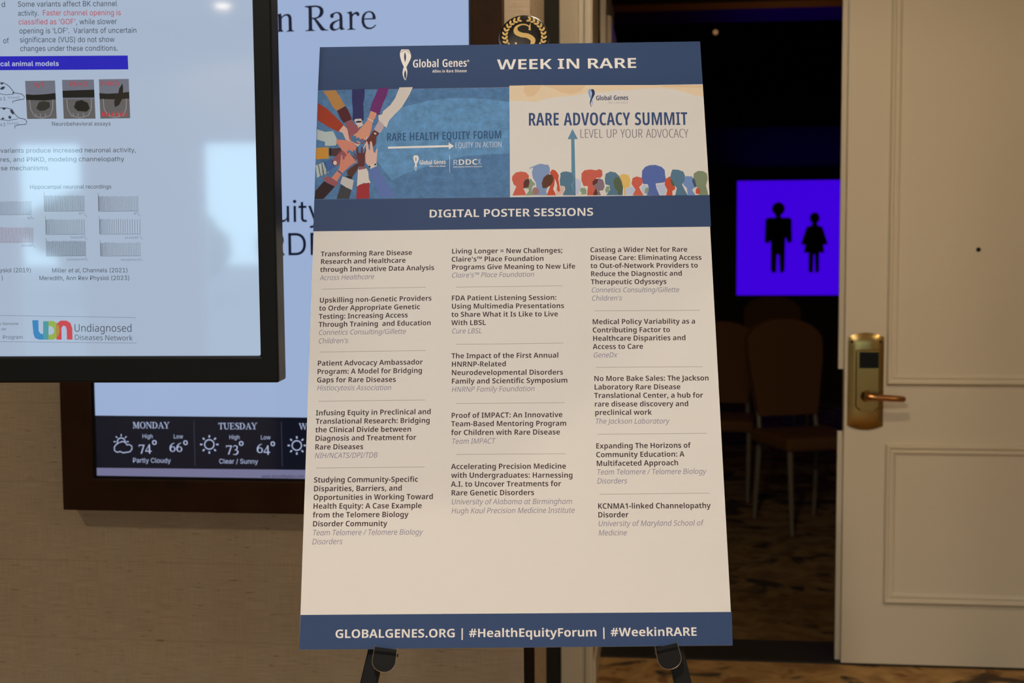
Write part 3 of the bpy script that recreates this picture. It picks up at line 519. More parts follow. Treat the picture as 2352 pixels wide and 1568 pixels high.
81:(255,[[237,76,301,76,355,40,369,31,449,-23,385,-23,331,13,319,22],[257,-3,194,-3,96,27,40,83,41,121,40,160,96,215,194,246,257,246,318,246,414,215,470,160,471,121,470,83,414,27,318,-3],[257,25,298,25,368,47,410,90,411,121,410,152,368,195,298,217,257,217,212,217,142,195,100,152,101,121,100,90,142,48,212,25]]),
82:(215,[[59,0,59,243,225,243,282,243,354,223,390,189,391,168,390,146,354,113,282,94,225,94,95,94,95,122,223,122,260,122,306,133,328,153,329,168,328,182,306,203,260,215,223,215,121,215,121,0],[339,0,221,109,291,109,409,0]]),
83:(214,[[215,-4,162,-4,84,13,40,43,39,63,103,63,104,50,136,32,186,23,215,23,246,23,300,34,330,54,331,67,330,78,304,93,260,102,235,106,177,114,116,123,52,153,53,178,52,198,96,229,172,246,219,246,266,246,340,229,382,200,385,181,323,181,318,199,260,218,217,218,184,218,138,208,112,190,113,179,112,166,144,151,186,142,205,140,253,133,272,131,320,121,362,106,390,83,391,66,390,46,348,14,270,-4]]),
84:(215,[[33,215,33,243,399,243,399,215,247,215,247,0,185,0,185,215]]),
85:(248,[[249,-4,192,-4,106,19,58,58,59,83,59,243,121,243,121,85,120,68,152,40,208,25,249,25,288,25,346,40,376,68,377,85,377,243,439,243,439,83,438,58,390,19,306,-4]]),
86:(230,[[197,0,17,243,83,243,185,99,194,86,220,45,239,15,227,15,242,46,268,86,279,99,379,243,445,243,267,0]]),
87:(328,[[151,0,17,243,81,243,157,94,164,82,174,57,184,32,191,19,183,19,186,32,196,57,208,82,215,94,295,243,365,243,443,94,448,82,460,57,470,32,477,19,467,19,472,32,482,57,494,82,501,94,577,243,641,243,509,0,437,0,353,154,344,169,328,204,323,227,335,227,328,205,314,171,305,154,223,0]]),
97:(187,[[155,-4,118,-4,62,9,30,34,31,52,30,67,54,87,96,98,146,104,171,105,204,107,244,110,264,115,265,122,265,123,264,134,248,150,214,159,189,159,162,159,124,150,102,138,97,132,41,141,54,158,102,176,158,184,187,184,204,184,252,180,294,167,322,141,323,120,323,0,267,0,267,25,263,25,256,18,228,5,184,-4],[165,22,196,22,240,34,264,55,265,66,265,91,260,89,236,85,206,83,176,81,169,81,148,79,110,73,88,61,89,50,88,41,108,28,142,22]]),
98:(204,[[221,-4,186,-4,144,8,120,23,115,28,109,28,109,0,53,0,53,243,111,243,111,153,115,153,120,158,142,173,184,184,221,184,266,184,334,161,374,119,375,90,374,62,336,19,266,-4],[213,22,246,22,292,41,314,72,315,91,314,110,292,140,246,158,213,158,178,158,132,141,110,111,111,91,110,71,132,40,178,22]]),
99:(190,[[201,-4,150,-4,76,20,34,62,35,90,34,118,76,161,150,184,201,184,226,184,272,177,312,165,340,146,349,134,291,126,286,133,270,145,248,153,218,158,201,158,164,158,116,139,94,108,95,90,94,72,116,41,164,22,201,22,218,22,248,27,272,36,288,49,293,56,349,48,342,36,312,17,274,3,226,-4]]),
100:(204,[[189,-4,142,-4,72,19,34,62,35,90,34,119,74,161,142,184,189,184,224,184,266,173,288,158,295,153,299,153,299,243,357,243,357,0,301,0,301,28,295,28,288,23,264,8,222,-4],[197,22,230,22,276,40,298,71,299,91,298,111,276,141,230,158,197,158,162,158,116,140,94,110,95,91,94,72,116,41,162,22]]),
101:(194,[[205,-4,152,-4,76,20,34,62,35,90,34,118,74,160,148,184,199,184,226,184,282,175,328,153,356,118,357,93,357,81,75,81,75,106,325,106,299,97,298,115,274,142,230,158,199,158,164,158,118,142,94,116,95,101,95,85,94,65,122,37,172,22,205,22,226,22,262,28,286,41,295,50,351,42,342,29,302,8,242,-4]]),
102:(123,[[221,182,221,157,7,157,7,182],[79,0,79,206,78,222,108,243,156,254,183,254,202,254,230,250,237,249,221,224,216,225,200,227,189,227,162,227,136,213,137,200,137,0]]),
103:(204,[[199,-72,158,-72,100,-62,60,-45,51,-35,97,-20,104,-25,128,-37,166,-46,199,-46,242,-46,298,-26,299,-3,299,33,295,33,288,28,264,14,222,3,189,3,144,3,74,24,34,63,35,92,34,120,74,161,144,184,189,184,224,184,266,173,288,158,295,153,301,153,301,182,359,182,359,-5,358,-28,316,-58,244,-72],[199,29,230,29,276,44,300,73,301,92,300,112,276,141,230,158,199,158,162,158,116,140,94,111,95,92,94,74,116,45,164,29]]),
104:(197,[[111,109,111,0,53,0,53,243,111,243,111,138,101,138,116,163,178,184,221,184,256,184,312,169,342,139,343,116,343,0,285,0,285,113,284,134,240,158,203,158,176,158,134,146,110,125]]),
105:(81,[[53,0,53,182,111,182,111,0],[83,212,64,212,40,223,41,231,40,239,64,250,83,250,98,250,122,239,123,231,122,223,98,212]]),
108:(92,[[135,-1,92,-1,52,21,53,40,53,243,111,243,111,48,110,35,122,25,141,25,150,25,160,26,165,26,177,1,168,0,144,-1]]),
109:(292,[[53,0,53,182,109,182,109,141,105,141,112,156,144,175,188,185,211,185,250,185,300,161,307,141,299,141,306,155,340,174,388,185,419,185,450,185,502,172,532,144,533,123,533,0,475,0,475,122,474,142,430,159,401,159,376,159,340,148,322,130,323,119,323,0,263,0,263,125,262,140,222,159,193,159,170,159,132,149,110,129,111,115,111,0]]),
110:(197,[[111,109,111,0,53,0,53,182,109,182,109,138,101,138,116,163,178,184,221,184,256,184,312,169,342,139,343,116,343,0,285,0,285,113,284,134,240,158,203,158,176,158,134,146,110,125]]),
111:(200,[[201,-4,150,-4,76,20,34,62,35,90,34,118,76,161,150,184,201,184,250,184,324,161,366,118,367,90,366,62,324,20,250,-4],[201,22,236,22,284,41,306,72,307,90,306,108,284,139,236,158,201,158,164,158,116,139,94,108,95,90,94,72,116,41,164,22]]),
112:(204,[[53,-68,53,182,109,182,109,153,115,153,120,158,142,173,184,184,221,184,266,184,334,161,374,119,375,90,374,62,336,19,266,-4,221,-4,186,-4,144,8,120,23,115,28,111,28,111,-68],[213,22,246,22,292,41,314,72,315,91,314,110,292,140,246,158,213,158,178,158,132,141,110,111,111,91,110,71,132,40,178,22]]),
113:(204,[[357,-68,299,-68,299,28,295,28,288,23,264,8,222,-4,189,-4,142,-4,72,19,34,62,35,90,34,119,74,161,142,184,189,184,224,184,266,173,288,158,295,153,301,153,301,182,357,182],[197,22,230,22,276,40,298,71,299,91,298,111,276,141,230,158,197,158,162,158,116,140,94,110,95,91,94,72,116,41,162,22]]),
114:(125,[[53,0,53,182,109,182,109,154,113,154,122,168,174,185,207,185,212,185,230,184,237,184,237,155,234,155,212,156,201,156,174,156,134,145,110,126,111,114,111,0]]),
115:(176,[[177,-4,138,-4,80,7,42,28,37,44,91,51,98,36,142,22,175,22,212,22,258,38,259,49,258,59,232,71,205,74,145,82,94,87,46,112,47,131,46,147,82,171,142,184,181,184,218,184,270,173,304,153,313,140,259,134,252,143,216,159,183,159,148,159,106,144,107,133,106,123,134,111,167,107,223,100,272,95,318,70,319,51,318,35,282,10,218,-4]]),
116:(109,[[195,182,195,157,7,157,7,182],[63,225,121,225,121,47,120,35,140,24,163,24,168,24,186,25,193,26,205,1,196,-1,172,-2,163,-2,114,-2,62,23,63,45]]),
117:(197,[[175,-2,138,-2,82,13,52,43,53,66,53,182,111,182,111,69,110,48,154,24,193,24,218,24,260,35,284,57,285,73,285,182,343,182,343,0,287,0,287,44,295,44,278,19,214,-2]]),
118:(187,[[157,0,19,182,83,182,161,74,172,57,188,24,199,8,177,8,186,24,204,57,217,74,293,182,359,182,219,0]]),
119:(273,[[135,0,23,182,85,182,131,103,138,86,160,45,171,19,161,19,168,44,190,85,199,103,243,182,305,182,349,103,356,86,376,45,387,19,377,19,386,44,406,85,417,103,461,182,523,182,413,0,355,0,307,82,300,95,286,121,274,148,267,162,281,162,272,148,260,121,246,95,239,82,193,0]]),
121:(187,[[47,-66,61,-41,67,-41,84,-44,114,-42,138,-29,147,-16,157,-1,19,182,83,182,161,74,172,57,188,24,199,8,177,8,186,24,204,57,217,74,295,182,359,182,199,-27,186,-42,156,-60,114,-69,89,-69,72,-69,50,-67]]),
8216:(87,[[53,150,103,243,149,243,121,150]]),
8217:(87,[[53,150,81,243,149,243,99,150]]),
},
'K': {
32:(90,[]),
97:(193,[[145,-4,110,-4,54,9,22,33,23,51,22,66,46,87,84,99,134,105,161,107,192,108,230,111,248,117,249,123,249,124,248,132,236,143,210,149,191,149,172,149,142,143,124,133,121,127,35,135,42,151,86,173,150,184,191,184,220,184,274,177,318,163,344,139,345,122,345,0,255,0,255,25,251,25,242,17,212,4,172,-4],[171,30,194,30,230,40,250,55,251,65,251,85,246,84,228,81,206,79,184,77,177,77,158,75,130,70,114,60,115,52,114,45,128,35,154,30]]),
99:(196,[[205,-4,150,-4,70,20,26,62,27,90,26,118,70,161,150,184,205,184,236,184,290,176,332,160,360,138,365,124,277,116,274,123,260,134,242,142,220,147,205,147,178,147,142,132,124,107,125,90,124,74,142,49,178,34,205,34,220,34,244,38,262,47,274,59,279,66,367,58,360,43,332,21,290,5,236,-4]]),
100:(210,[[177,-3,134,-3,66,19,26,60,27,91,26,122,68,163,134,184,177,184,206,184,248,174,272,159,279,151,283,151,283,243,379,243,379,0,285,0,285,29,279,29,272,22,246,7,206,-3],[205,35,230,35,266,49,284,74,285,91,284,108,266,132,230,146,205,146,178,146,142,132,124,107,125,91,124,75,142,49,178,35]]),
101:(198,[[207,-4,150,-4,70,19,26,61,27,90,26,118,70,160,148,184,203,184,236,184,298,173,344,150,370,116,371,92,371,78,69,78,69,109,325,109,281,100,280,115,262,136,228,148,203,148,176,148,140,136,120,116,121,103,121,82,120,65,142,44,182,32,209,32,224,32,254,37,274,47,281,54,367,46,356,31,314,9,248,-4]]),
105:(90,[[43,0,43,182,139,182,139,0],[91,206,68,206,38,221,39,231,38,241,68,255,91,255,112,255,142,241,143,231,142,221,112,206]]),
108:(102,[[149,-1,94,-1,42,23,43,47,43,243,139,243,139,54,138,45,150,36,165,36,172,36,180,37,185,38,201,3,192,1,166,-1]]),
109:(303,[[43,0,43,182,131,182,137,137,129,137,136,154,170,175,214,185,239,185,278,185,326,160,337,134,327,134,334,152,370,174,420,185,449,185,482,185,534,170,564,143,565,123,565,0,471,0,471,114,470,130,436,145,411,145,392,145,364,137,350,122,351,112,351,0,259,0,259,115,258,129,226,145,201,145,182,145,154,137,138,122,139,110,139,0]]),
110:(207,[[139,106,139,0,43,0,43,182,133,182,135,137,129,137,142,160,200,184,247,184,284,184,340,168,372,137,373,116,373,0,277,0,277,108,276,125,240,144,211,144,188,144,156,135,138,118]]),
111:(204,[[205,-4,150,-4,70,20,26,62,27,90,26,118,70,161,150,184,205,184,258,184,338,161,382,118,383,90,382,62,338,20,258,-4],[205,34,230,34,266,49,284,74,285,90,284,107,266,132,230,147,205,147,178,147,142,132,124,107,125,90,124,74,142,49,178,34]]),
115:(186,[[187,-4,142,-4,74,9,32,33,27,49,115,57,122,44,158,31,189,31,216,31,250,43,251,51,250,58,226,68,203,70,141,77,88,82,36,108,37,128,36,145,74,171,142,184,189,184,230,184,292,172,330,151,339,136,255,128,248,138,216,150,189,150,164,150,130,139,131,131,130,124,152,114,179,111,245,105,296,100,348,75,349,56,348,38,306,11,232,-4]]),
},
'S': {
32:(87,[]),
65:(222,[[359,0,311,65,133,65,85,0,1,0,177,239,267,239,443,0],[247,162,244,165,234,182,224,200,221,206,218,198,210,182,200,167,199,162,155,99,291,99]]),
67:(212,[[269,207,234,207,180,195,142,172,122,139,123,119,122,91,156,52,220,31,269,31,300,31,358,37,385,42,385,7,356,2,298,-3,259,-3,184,-3,86,27,38,82,39,119,38,146,68,191,126,224,212,241,269,241,304,241,374,234,405,227,377,194,352,199,298,207]]),
68:(244,[[449,122,448,82,388,27,278,0,201,0,61,0,61,238,213,238,286,238,392,211,448,160],[365,121,364,149,328,186,258,204,209,204,143,204,143,34,197,34,280,34,364,77]]),
69:(185,[[333,0,61,0,61,238,333,238,333,204,143,204,143,141,321,141,321,107,143,107,143,34,333,34]]),
73:(123,[[221,0,27,0,27,23,83,31,83,207,27,215,27,238,221,238,221,215,165,207,165,31,221,23]]),
76:(180,[[61,0,61,238,143,238,143,34,343,34,343,0]]),
78:(261,[[461,0,363,0,131,189,129,189,130,181,132,160,134,137,135,125,135,0,61,0,61,238,161,238,391,50,393,50,392,57,388,78,388,102,389,112,389,238,461,238]]),
79:(262,[[485,119,484,92,458,47,402,14,318,-3,263,-3,204,-3,120,14,66,47,38,92,39,120,38,156,88,211,186,242,263,242,338,242,436,211,484,156],[125,119,124,92,152,52,214,31,263,31,310,31,372,52,400,92,401,119,400,161,336,207,263,207,214,207,152,186,124,147]]),
82:(213,[[201,238,260,238,340,223,378,192,379,170,378,152,354,127,312,111,289,106,423,0,329,0,219,95,143,95,143,0,61,0,61,238],[197,205,143,205,143,127,199,127,248,127,296,147,297,168,296,181,276,197,232,205]]),
83:(186,[[345,66,344,46,302,14,224,-3,169,-3,140,-3,90,-1,50,5,33,9,33,46,60,40,134,31,171,31,202,31,242,38,262,53,263,63,262,73,244,87,198,99,159,106,120,114,66,133,38,159,39,178,38,198,78,226,150,241,199,241,240,241,308,233,337,227,311,194,284,200,226,208,197,208,170,208,136,200,118,187,119,179,118,169,138,155,182,143,221,135,260,128,314,110,344,85]]),
84:(189,[[231,0,149,0,149,204,11,204,11,238,369,238,369,204,231,204]]),
86:(209,[[419,238,253,0,167,0,1,238,89,238,183,95,188,86,198,67,206,49,211,42,212,49,220,67,230,86,237,95,333,238]]),
89:(198,[[199,130,311,238,397,238,239,93,239,0,159,0,159,91,1,238,89,238]]),
186:(127,[[235,183,234,155,176,125,127,125,80,125,20,155,21,183,20,211,78,241,129,241,160,241,208,227,234,202],[75,183,74,165,100,147,127,147,154,147,180,165,181,183,180,201,154,219,127,219,100,219,74,201]]),
},
}
POSTER_PRINT = [
('p','title_band','navy',1,[0,0,6096,0,6102,753,-8,760]),
('p','subtitle_band','navy',1,[-5,2622,6115,2636,6110,3159,-4,3146]),
('p','footer_band','navy',1,[2,8939,6108,8960,6096,9420,0,9420]),
('t','title_band','cream',2,'B','WEEK IN RARE',[2848,442,5071,451],24.5,0),
('t','subtitle_band','cream',2,'B','DIGITAL POSTER SESSIONS',[1777,2945,4312,2952],17.8,0),
('t','footer_band','cream',2,'B','GLOBALGENES.ORG | #HealthEquityForum | #WeekinRARE',[503,9264,5604,9284],16.2,0),
('p','title_band','cream',2,[1312,61,1426,65,1447,95,1463,141,1469,191,1459,241,1424,316,1395,378,1409,430,1412,480,1406,534,1393,584,1384,607,1378,607,1355,568,1339,514,1336,464,1343,409,1355,374,1314,274,1294,198,1288,148,1294,100],[[1369,109,1359,145,1355,199,1364,252,1374,295,1384,252,1389,200,1382,146],[1379,428,1365,467,1359,511,1365,553,1382,597,1394,553,1396,511,1392,468]]),
('l','title_band','navy',3,[1301,94,1330,92,1359,84,1411,92,1451,99],0.55),
('l','title_band','navy',3,[1293,124,1313,118,1328,101,1331,92],0.5),
('l','title_band','navy',3,[1414,94,1419,112,1437,130,1464,139],0.5),
('t','title_band','cream',2,'C','Global Genes',[1500,385,2360,384],19,0),
('t','title_band','cream',2,'C','®',[2367,304,2403,303],6,0),
('t','title_band','cream',2,'C','Allies in Rare Disease',[1814,481,2360,481],6.8,0),
('p','forum_picture','panelblue',1,[-8,760,3036,759,3031,2627,-5,2622]),
('p','forum_picture','panelsky',2,[1121,1160,1392,1062,1732,974,2073,932,2415,934,2756,966,3032,1008,3025,1896,2752,1902,2330,1927,1994,2004,1658,2117,1407,2213,1190,2318,914,1932,973,1473]),
('t','forum_picture','formtext',4,'C','RARE HEALTH EQUITY FORUM',[1105,1654,2909,1637],18.7,0),
('t','forum_picture','cream',4,'L','EQUITY IN ACTION',[2180,1789,2908,1786],12.7,0),
('p','forum_picture','cream',4,[1125,1752,2077,1740,2076,1697,2161,1757,2080,1813,2078,1773,1126,1785]),
('p','forum_picture','cream',4,[1536,1905,1590,1907,1600,1922,1608,1944,1611,1968,1606,1992,1589,2028,1575,2059,1582,2084,1583,2108,1580,2135,1574,2159,1570,2170,1567,2170,1556,2151,1548,2125,1547,2100,1550,2074,1556,2057,1537,2008,1527,1972,1524,1947,1527,1924],[[1563,1928,1558,1946,1556,1972,1560,1997,1565,2018,1570,1997,1573,1972,1569,1946],[1567,2083,1561,2102,1558,2123,1561,2144,1569,2165,1574,2144,1576,2124,1574,2102]]),
('t','forum_picture','cream',4,'C','Global Genes',[1624,2063,2031,2059],9.8,0),
('t','forum_picture','cream',4,'C','Allies in Rare Disease',[1775,2104,2031,2104],3.5,0),
('l','forum_picture','cream',4,[2091,1896,2094,2205],0.6),
('t','forum_picture','greycream',4,'B','R',[2145,2079,2224,2078],12.7,0),
('t','forum_picture','cream',4,'B','DDC',[2229,2077,2529,2074],12.7,0),
('l','forum_picture','lavender',4,[2536,2078,2558,2031,2575,1991,2559,1985,2544,1998,2566,2049,2586,2075],1.0),
('t','forum_picture','cream',4,'S','RARE DISEASE DIVERSITY COALITION',[2149,2121,2600,2119],2.9,0),
('p','forum_picture','ochre',3,[68,775,276,763,329,852,433,1035,375,1077,306,1126,232,1050,154,886]),
('p','forum_picture','maroon',4,[306,1123,442,1043,490,1129,548,1273,416,1332,357,1238]),
('p','forum_picture','indigo',3,[536,755,737,743,738,896,720,996,732,1182,732,1294,579,1302,556,1279,558,1118,540,955]),
('p','forum_picture','plum',3,[954,739,1125,733,1077,901,1033,1001,974,1211,923,1186,828,1128,851,1010,905,874]),
('p','forum_picture','cream2',3,[1291,732,1502,730,1452,857,1330,1080,1196,1227,1129,1313,1097,1424,1040,1386,970,1298,963,1211,1025,1193,1035,1144,1147,1040,1225,916]),
('p','forum_picture','dustpink',4,[976,1298,1051,1373,1046,1435,997,1521,940,1483,899,1455]),
('p','forum_picture','rust',3,[3,986,148,1086,288,1225,422,1376,340,1488,179,1397,4,1282]),
('p','forum_picture','palegrey',3,[0,1437,125,1482,252,1472,315,1596,307,1718,132,1722,133,1654,0,1609]),
('p','forum_picture','amber',3,[-2,1756,189,1741,200,1937,-2,1948]),
('p','forum_picture','steel',4,[115,1996,240,1937,316,2072,184,2167]),
('p','forum_picture','palegrey',3,[-4,2053,36,2034,84,2220,27,2259]),
('p','forum_picture','palegrey',3,[36,2036,76,2017,124,2204,67,2243]),
('p','forum_picture','palegrey',3,[76,2020,116,2001,164,2187,107,2226]),
('p','forum_picture','palegrey',3,[116,2003,156,1985,204,2171,146,2210]),
('l','forum_picture','black',4,[40,2037,64,2153,80,2244],1.0),
('l','forum_picture','black',4,[94,2021,117,2137,131,2221],1.0),
('l','forum_picture','black',4,[147,2005,171,2121,182,2197],1.0),
('p','forum_picture','rosebrown',3,[117,2263,192,2237,317,2302,363,2357,309,2417,196,2367]),
('p','forum_picture','espresso',4,[9,2478,138,2318,207,2361,309,2411,211,2529,136,2614,2,2617]),
('p','forum_picture','greycuff',4,[422,2241,495,2269,600,2313,578,2469,488,2431,392,2358]),
('p','forum_picture','charcoal',3,[400,2382,494,2432,567,2475,537,2616,342,2618]),
('p','forum_picture','cream2',3,[662,2126,800,2116,824,2177,834,2286,864,2359,838,2365,754,2357,653,2416]),
('p','forum_picture','redsleeve',4,[655,2414,699,2383,844,2353,845,2515,855,2617,646,2620]),
('p','forum_picture','periwinkle',3,[823,2153,962,2080,1031,2205,1112,2363,1261,2606,1027,2612,946,2433,847,2250]),
('p','forum_picture','rosebrown',5,[438,1333,539,1279,586,1354,678,1429,635,1503,546,1563,542,1649,513,1630,487,1475]),
('p','forum_picture','peach',5,[346,1473,417,1376,486,1438,499,1513,548,1649,662,1700,640,1736,525,1661,457,1623,409,1511]),
('p','forum_picture','cream2',6,[585,1292,601,1270,692,1266,707,1306,723,1381,678,1405,620,1367]),
('p','forum_picture','black',7,[608,1314,653,1303,701,1308,699,1331,648,1336,614,1336]),
('p','forum_picture','peach',5,[632,1385,688,1368,678,1405,644,1429]),
('p','forum_picture','tan',6,[842,1135,936,1173,913,1260,874,1309,860,1444,828,1567,773,1634,739,1615,682,1602,636,1576,585,1551,635,1503,690,1429,794,1295]),
('l','forum_picture','tan',7,[585,1551,635,1521],2.6),
('l','forum_picture','tan',7,[625,1595,681,1540],2.6),
('l','forum_picture','tan',7,[682,1620,721,1559],2.6),
('l','forum_picture','tan',7,[734,1633,755,1566],2.6),
('l','forum_picture','cream2',7,[790,1264,845,1296,885,1309,874,1334],1.2),
('p','forum_picture','umber',5,[900,1464,940,1489,985,1520,939,1581,932,1704,894,1750,820,1702,751,1652,818,1604,861,1518]),
('p','forum_picture','cream2',7,[904,1507,940,1520,932,1544,904,1534]),
('p','forum_picture','coral',5,[312,1614,338,1618,446,1629,525,1654,594,1686,629,1760,596,1796,528,1783,462,1843,411,1806,334,1694,310,1694]),
('l','forum_picture','coral',6,[629,1760,526,1697],2.6),
('l','forum_picture','coral',6,[619,1803,516,1734],2.6),
('l','forum_picture','coral',6,[580,1821,494,1758],2.6),
('l','forum_picture','coral',6,[485,1868,438,1794],2.6),
('p','forum_picture','coffee',4,[196,1772,303,1767,376,1756,400,1818,329,1896,284,1901,199,1882]),
('p','forum_picture','black',5,[207,1760,235,1760,242,1895,214,1890]),
('p','forum_picture','rosebrown',4,[241,1986,306,1902,360,1817,438,1794,519,1856,499,1954,421,2013,377,2037,316,2072,265,2047]),
('p','forum_picture','cream2',6,[270,2011,286,1981,314,1982,332,2014,319,2046,288,2047]),
('p','forum_picture','coral',6,[254,2265,346,2139,373,2097,382,2000,390,1891,412,1879,420,1964,465,1941,530,1869,583,1943,623,2004,535,2070,459,2147,409,2201,338,2327]),
('l','forum_picture','coral',7,[635,2004,523,2015],2.8),
('l','forum_picture','coral',7,[611,1955,499,1978],2.8),
('l','forum_picture','coral',7,[576,1912,476,1941],2.8),
('l','forum_picture','coral',7,[530,1850,453,1941],2.8),
('p','forum_picture','denim',7,[352,2133,397,2171,426,2201,410,2209,364,2176,341,2148]),
('p','forum_picture','darkskin',5,[499,2208,492,2148,558,2088,624,2041,691,2017,649,2138,584,2246,568,2288,529,2281]),
('p','forum_picture','black',6,[483,2232,573,2260,568,2288,489,2263]),
('p','forum_picture','darkbrown',7,[676,2084,657,1993,632,1870,629,1760,652,1755,667,1846,699,1859,708,1749,725,1750,733,1860,755,1848,770,1775,785,1787,773,1897,764,2019,760,2079]),
('p','forum_picture','rosebrown',6,[670,2084,762,2079,766,2122,677,2139]),
('p','forum_picture','peach',8,[844,2099,781,2019,769,1897,782,1812,774,1677,790,1646,810,1690,827,1800,844,1800,841,1666,858,1651,876,1691,901,1838,924,1863,945,1790,965,1778,958,1851,954,1961,948,2064]),
('p','forum_picture','cream2',9,[838,2062,944,2028,962,2076,856,2129]),
('p','forum_picture','black',10,[829,2074,849,2069,861,2099,841,2105]),
('p','forum_picture','black',10,[914,2043,941,2036,950,2060,922,2070]),
('l','forum_picture','rosebrown',8,[683,1651,739,1621],1.6),
('l','forum_picture','peach',8,[638,1650,684,1688],1.6),
('l','forum_picture','redsleeve',8,[707,1700,751,1664],1.6),
('l','forum_picture','cream2',8,[684,1700,640,1736],1.6),
('l','forum_picture','cream2',8,[773,1634,800,1579],1.6),
('l','forum_picture','rosebrown',8,[593,1674,684,1700],1.6),
('l','forum_picture','cream2',8,[742,1774,774,1701],1.6),
('l','forum_picture','darkbrown',8,[598,1858,645,1956],1.6),
('l','forum_picture','darkbrown',8,[565,1894,628,1968],1.6),
('p','summit_picture','paper2',1,[3036,759,6102,753,6115,2636,3031,2627]),
('p','summit_picture','sand',2,[3037,730,3364,726,6097,766,6093,970,5978,950,5819,892,5640,834,5440,809,5137,815,4894,844,4734,830,4571,861,4370,862,4168,899,3966,929,3804,937,3603,967,3441,1020,3220,994,3043,996]),
('p','summit_picture','sand2',3,[3273,729,3546,733,3504,822,3432,909,3321,929,3262,840]),
('p','summit_picture','sand2',3,[3566,734,4252,741,4169,843,4047,892,3866,872,3766,804]),
('p','summit_picture','sand2',3,[5421,760,6097,766,6088,819,5783,803,5481,792]),
('p','summit_picture','paleblue',4,[4300,812,4334,813,4333,840,4327,860,4323,891,4327,920,4337,965,4349,1016,4350,1050,4345,1081,4337,1109,4331,1122,4338,1092,4340,1068,4339,1043,4323,999,4298,933,4287,890,4285,862,4290,834]),
('p','summit_picture','darknavy',5,[4334,813,4367,815,4379,832,4387,858,4389,886,4383,914,4360,957,4336,1002,4323,1043,4318,1068,4321,1092,4330,1117,4327,1122,4315,1101,4307,1069,4306,1041,4311,1010,4331,965,4338,921,4343,891,4340,860,4333,840]),
('t','summit_picture','darknavy',4,'C','Global Genes',[4407,1007,4913,1008],11,0),
('t','summit_picture','greyink',4,'L','Allies in Rare Disease',[4596,1063,4911,1066],3.6,0),
('t','summit_picture','headnavy',4,'C','RARE ADVOCACY SUMMIT',[3333,1426,5825,1453],30.4,0),
('t','summit_picture','slate',4,'L','LEVEL UP YOUR ADVOCACY',[4139,1646,5828,1669],20.2,0),
('p','summit_picture','teal',3,[3997,1668,3941,1667,4022,1494,4101,1667,4049,1669,4047,2612,3985,2611]),
('p','summit_picture','redhead',4,[3068,2602,3116,2487,3130,2451,3090,2421,3063,2333,3071,2275,3125,2218,3206,2202,3287,2221,3327,2272,3324,2323,3272,2337,3252,2380,3237,2438,3244,2496,3283,2598]),
('p','summit_picture','sage',5,[3276,2605,3324,2526,3318,2490,3250,2489,3238,2423,3252,2351,3299,2323,3360,2331,3393,2382,3422,2412,3412,2441,3385,2447,3367,2512,3397,2602]),
('p','summit_picture','darkred',6,[3237,2481,3242,2394,3265,2344,3319,2326,3336,2381,3318,2468]),
('p','summit_picture','bluegrey',4,[3397,2602,3445,2499,3433,2397,3387,2310,3375,2222,3396,2135,3335,2163,3342,2141,3423,2106,3464,2089,3518,2075,3572,2091,3633,2098,3655,2153,3648,2241,3649,2386,3620,2473,3592,2530,3605,2606]),
('p','summit_picture','mauve',5,[3383,2599,3375,2512,3405,2469,3459,2478,3485,2529,3477,2586]),
('p','summit_picture','orangered',4,[3598,2606,3626,2531,3647,2473,3662,2386,3677,2285,3651,2226,3692,2176,3739,2191,3772,2236,3792,2280,3784,2338,3796,2432,3805,2534,3787,2555,3761,2518,3762,2432,3730,2329,3722,2431,3700,2503,3726,2561,3742,2608]),
('p','summit_picture','brownhead',6,[3539,2486,3524,2406,3555,2312,3610,2262,3691,2263,3710,2336,3689,2401,3647,2452,3593,2484]),
('p','summit_picture','pinkish',3,[3739,2608,3748,2489,3809,2447,3876,2477,3860,2592]),
('p','summit_picture','tealhead',5,[3846,2609,3889,2506,3876,2462,3809,2447,3804,2360,3819,2287,3815,2243,3854,2218,3908,2213,3988,2232,4020,2305,4012,2378,3984,2435,3990,2493,4041,2612]),
('p','summit_picture','palelav',3,[4014,2595,4020,2334,4081,2328,4133,2379,4131,2481,4088,2596]),
('p','summit_picture','redhead',4,[4222,2615,4239,2461,4172,2460,4140,2365,4147,2249,4191,2198,4286,2185,4380,2201,4421,2180,4468,2203,4470,2283,4444,2326,4377,2325,4348,2397,4359,2499,4410,2618]),
('p','summit_picture','sage',5,[4128,2604,4142,2575,4114,2538,4131,2492,4185,2489,4217,2526,4209,2598]),
('p','summit_picture','mauvegrey',6,[4369,2618,4392,2543,4326,2477,4310,2411,4343,2354,4417,2337,4477,2363,4495,2443,4494,2487,4472,2537,4412,2543,4437,2619]),
('p','summit_picture','darkred',7,[4317,2455,4310,2397,4349,2351,4403,2347,4388,2412,4347,2441]),
('p','summit_picture','darkred',7,[4309,2614,4359,2506,4385,2543,4383,2615]),
('p','summit_picture','tealhead',5,[4517,2620,4580,2531,4575,2459,4509,2436,4504,2342,4520,2262,4595,2224,4676,2243,4728,2302,4766,2389,4783,2491,4772,2624]),
('p','summit_picture','sage',4,[4518,2581,4503,2530,4528,2473,4575,2473,4566,2560]),
('p','summit_picture','olivedark',6,[4655,2504,4638,2387,4674,2315,4733,2338,4765,2418,4783,2491,4759,2606,4705,2620,4694,2548]),
('p','summit_picture','mustard',4,[4799,2624,4796,2506,4738,2418,4721,2302,4796,2266,4876,2289,4901,2362,4891,2478,4822,2506,4819,2625]),
('p','summit_picture','palelav',3,[4819,2615,4829,2506,4911,2479,4970,2509,4933,2616]),
('p','summit_picture','redhead',5,[4926,2626,4976,2530,4951,2494,4915,2435,4935,2341,4997,2313,5077,2336,5095,2395,5073,2452,5031,2495,5056,2553,5094,2629]),
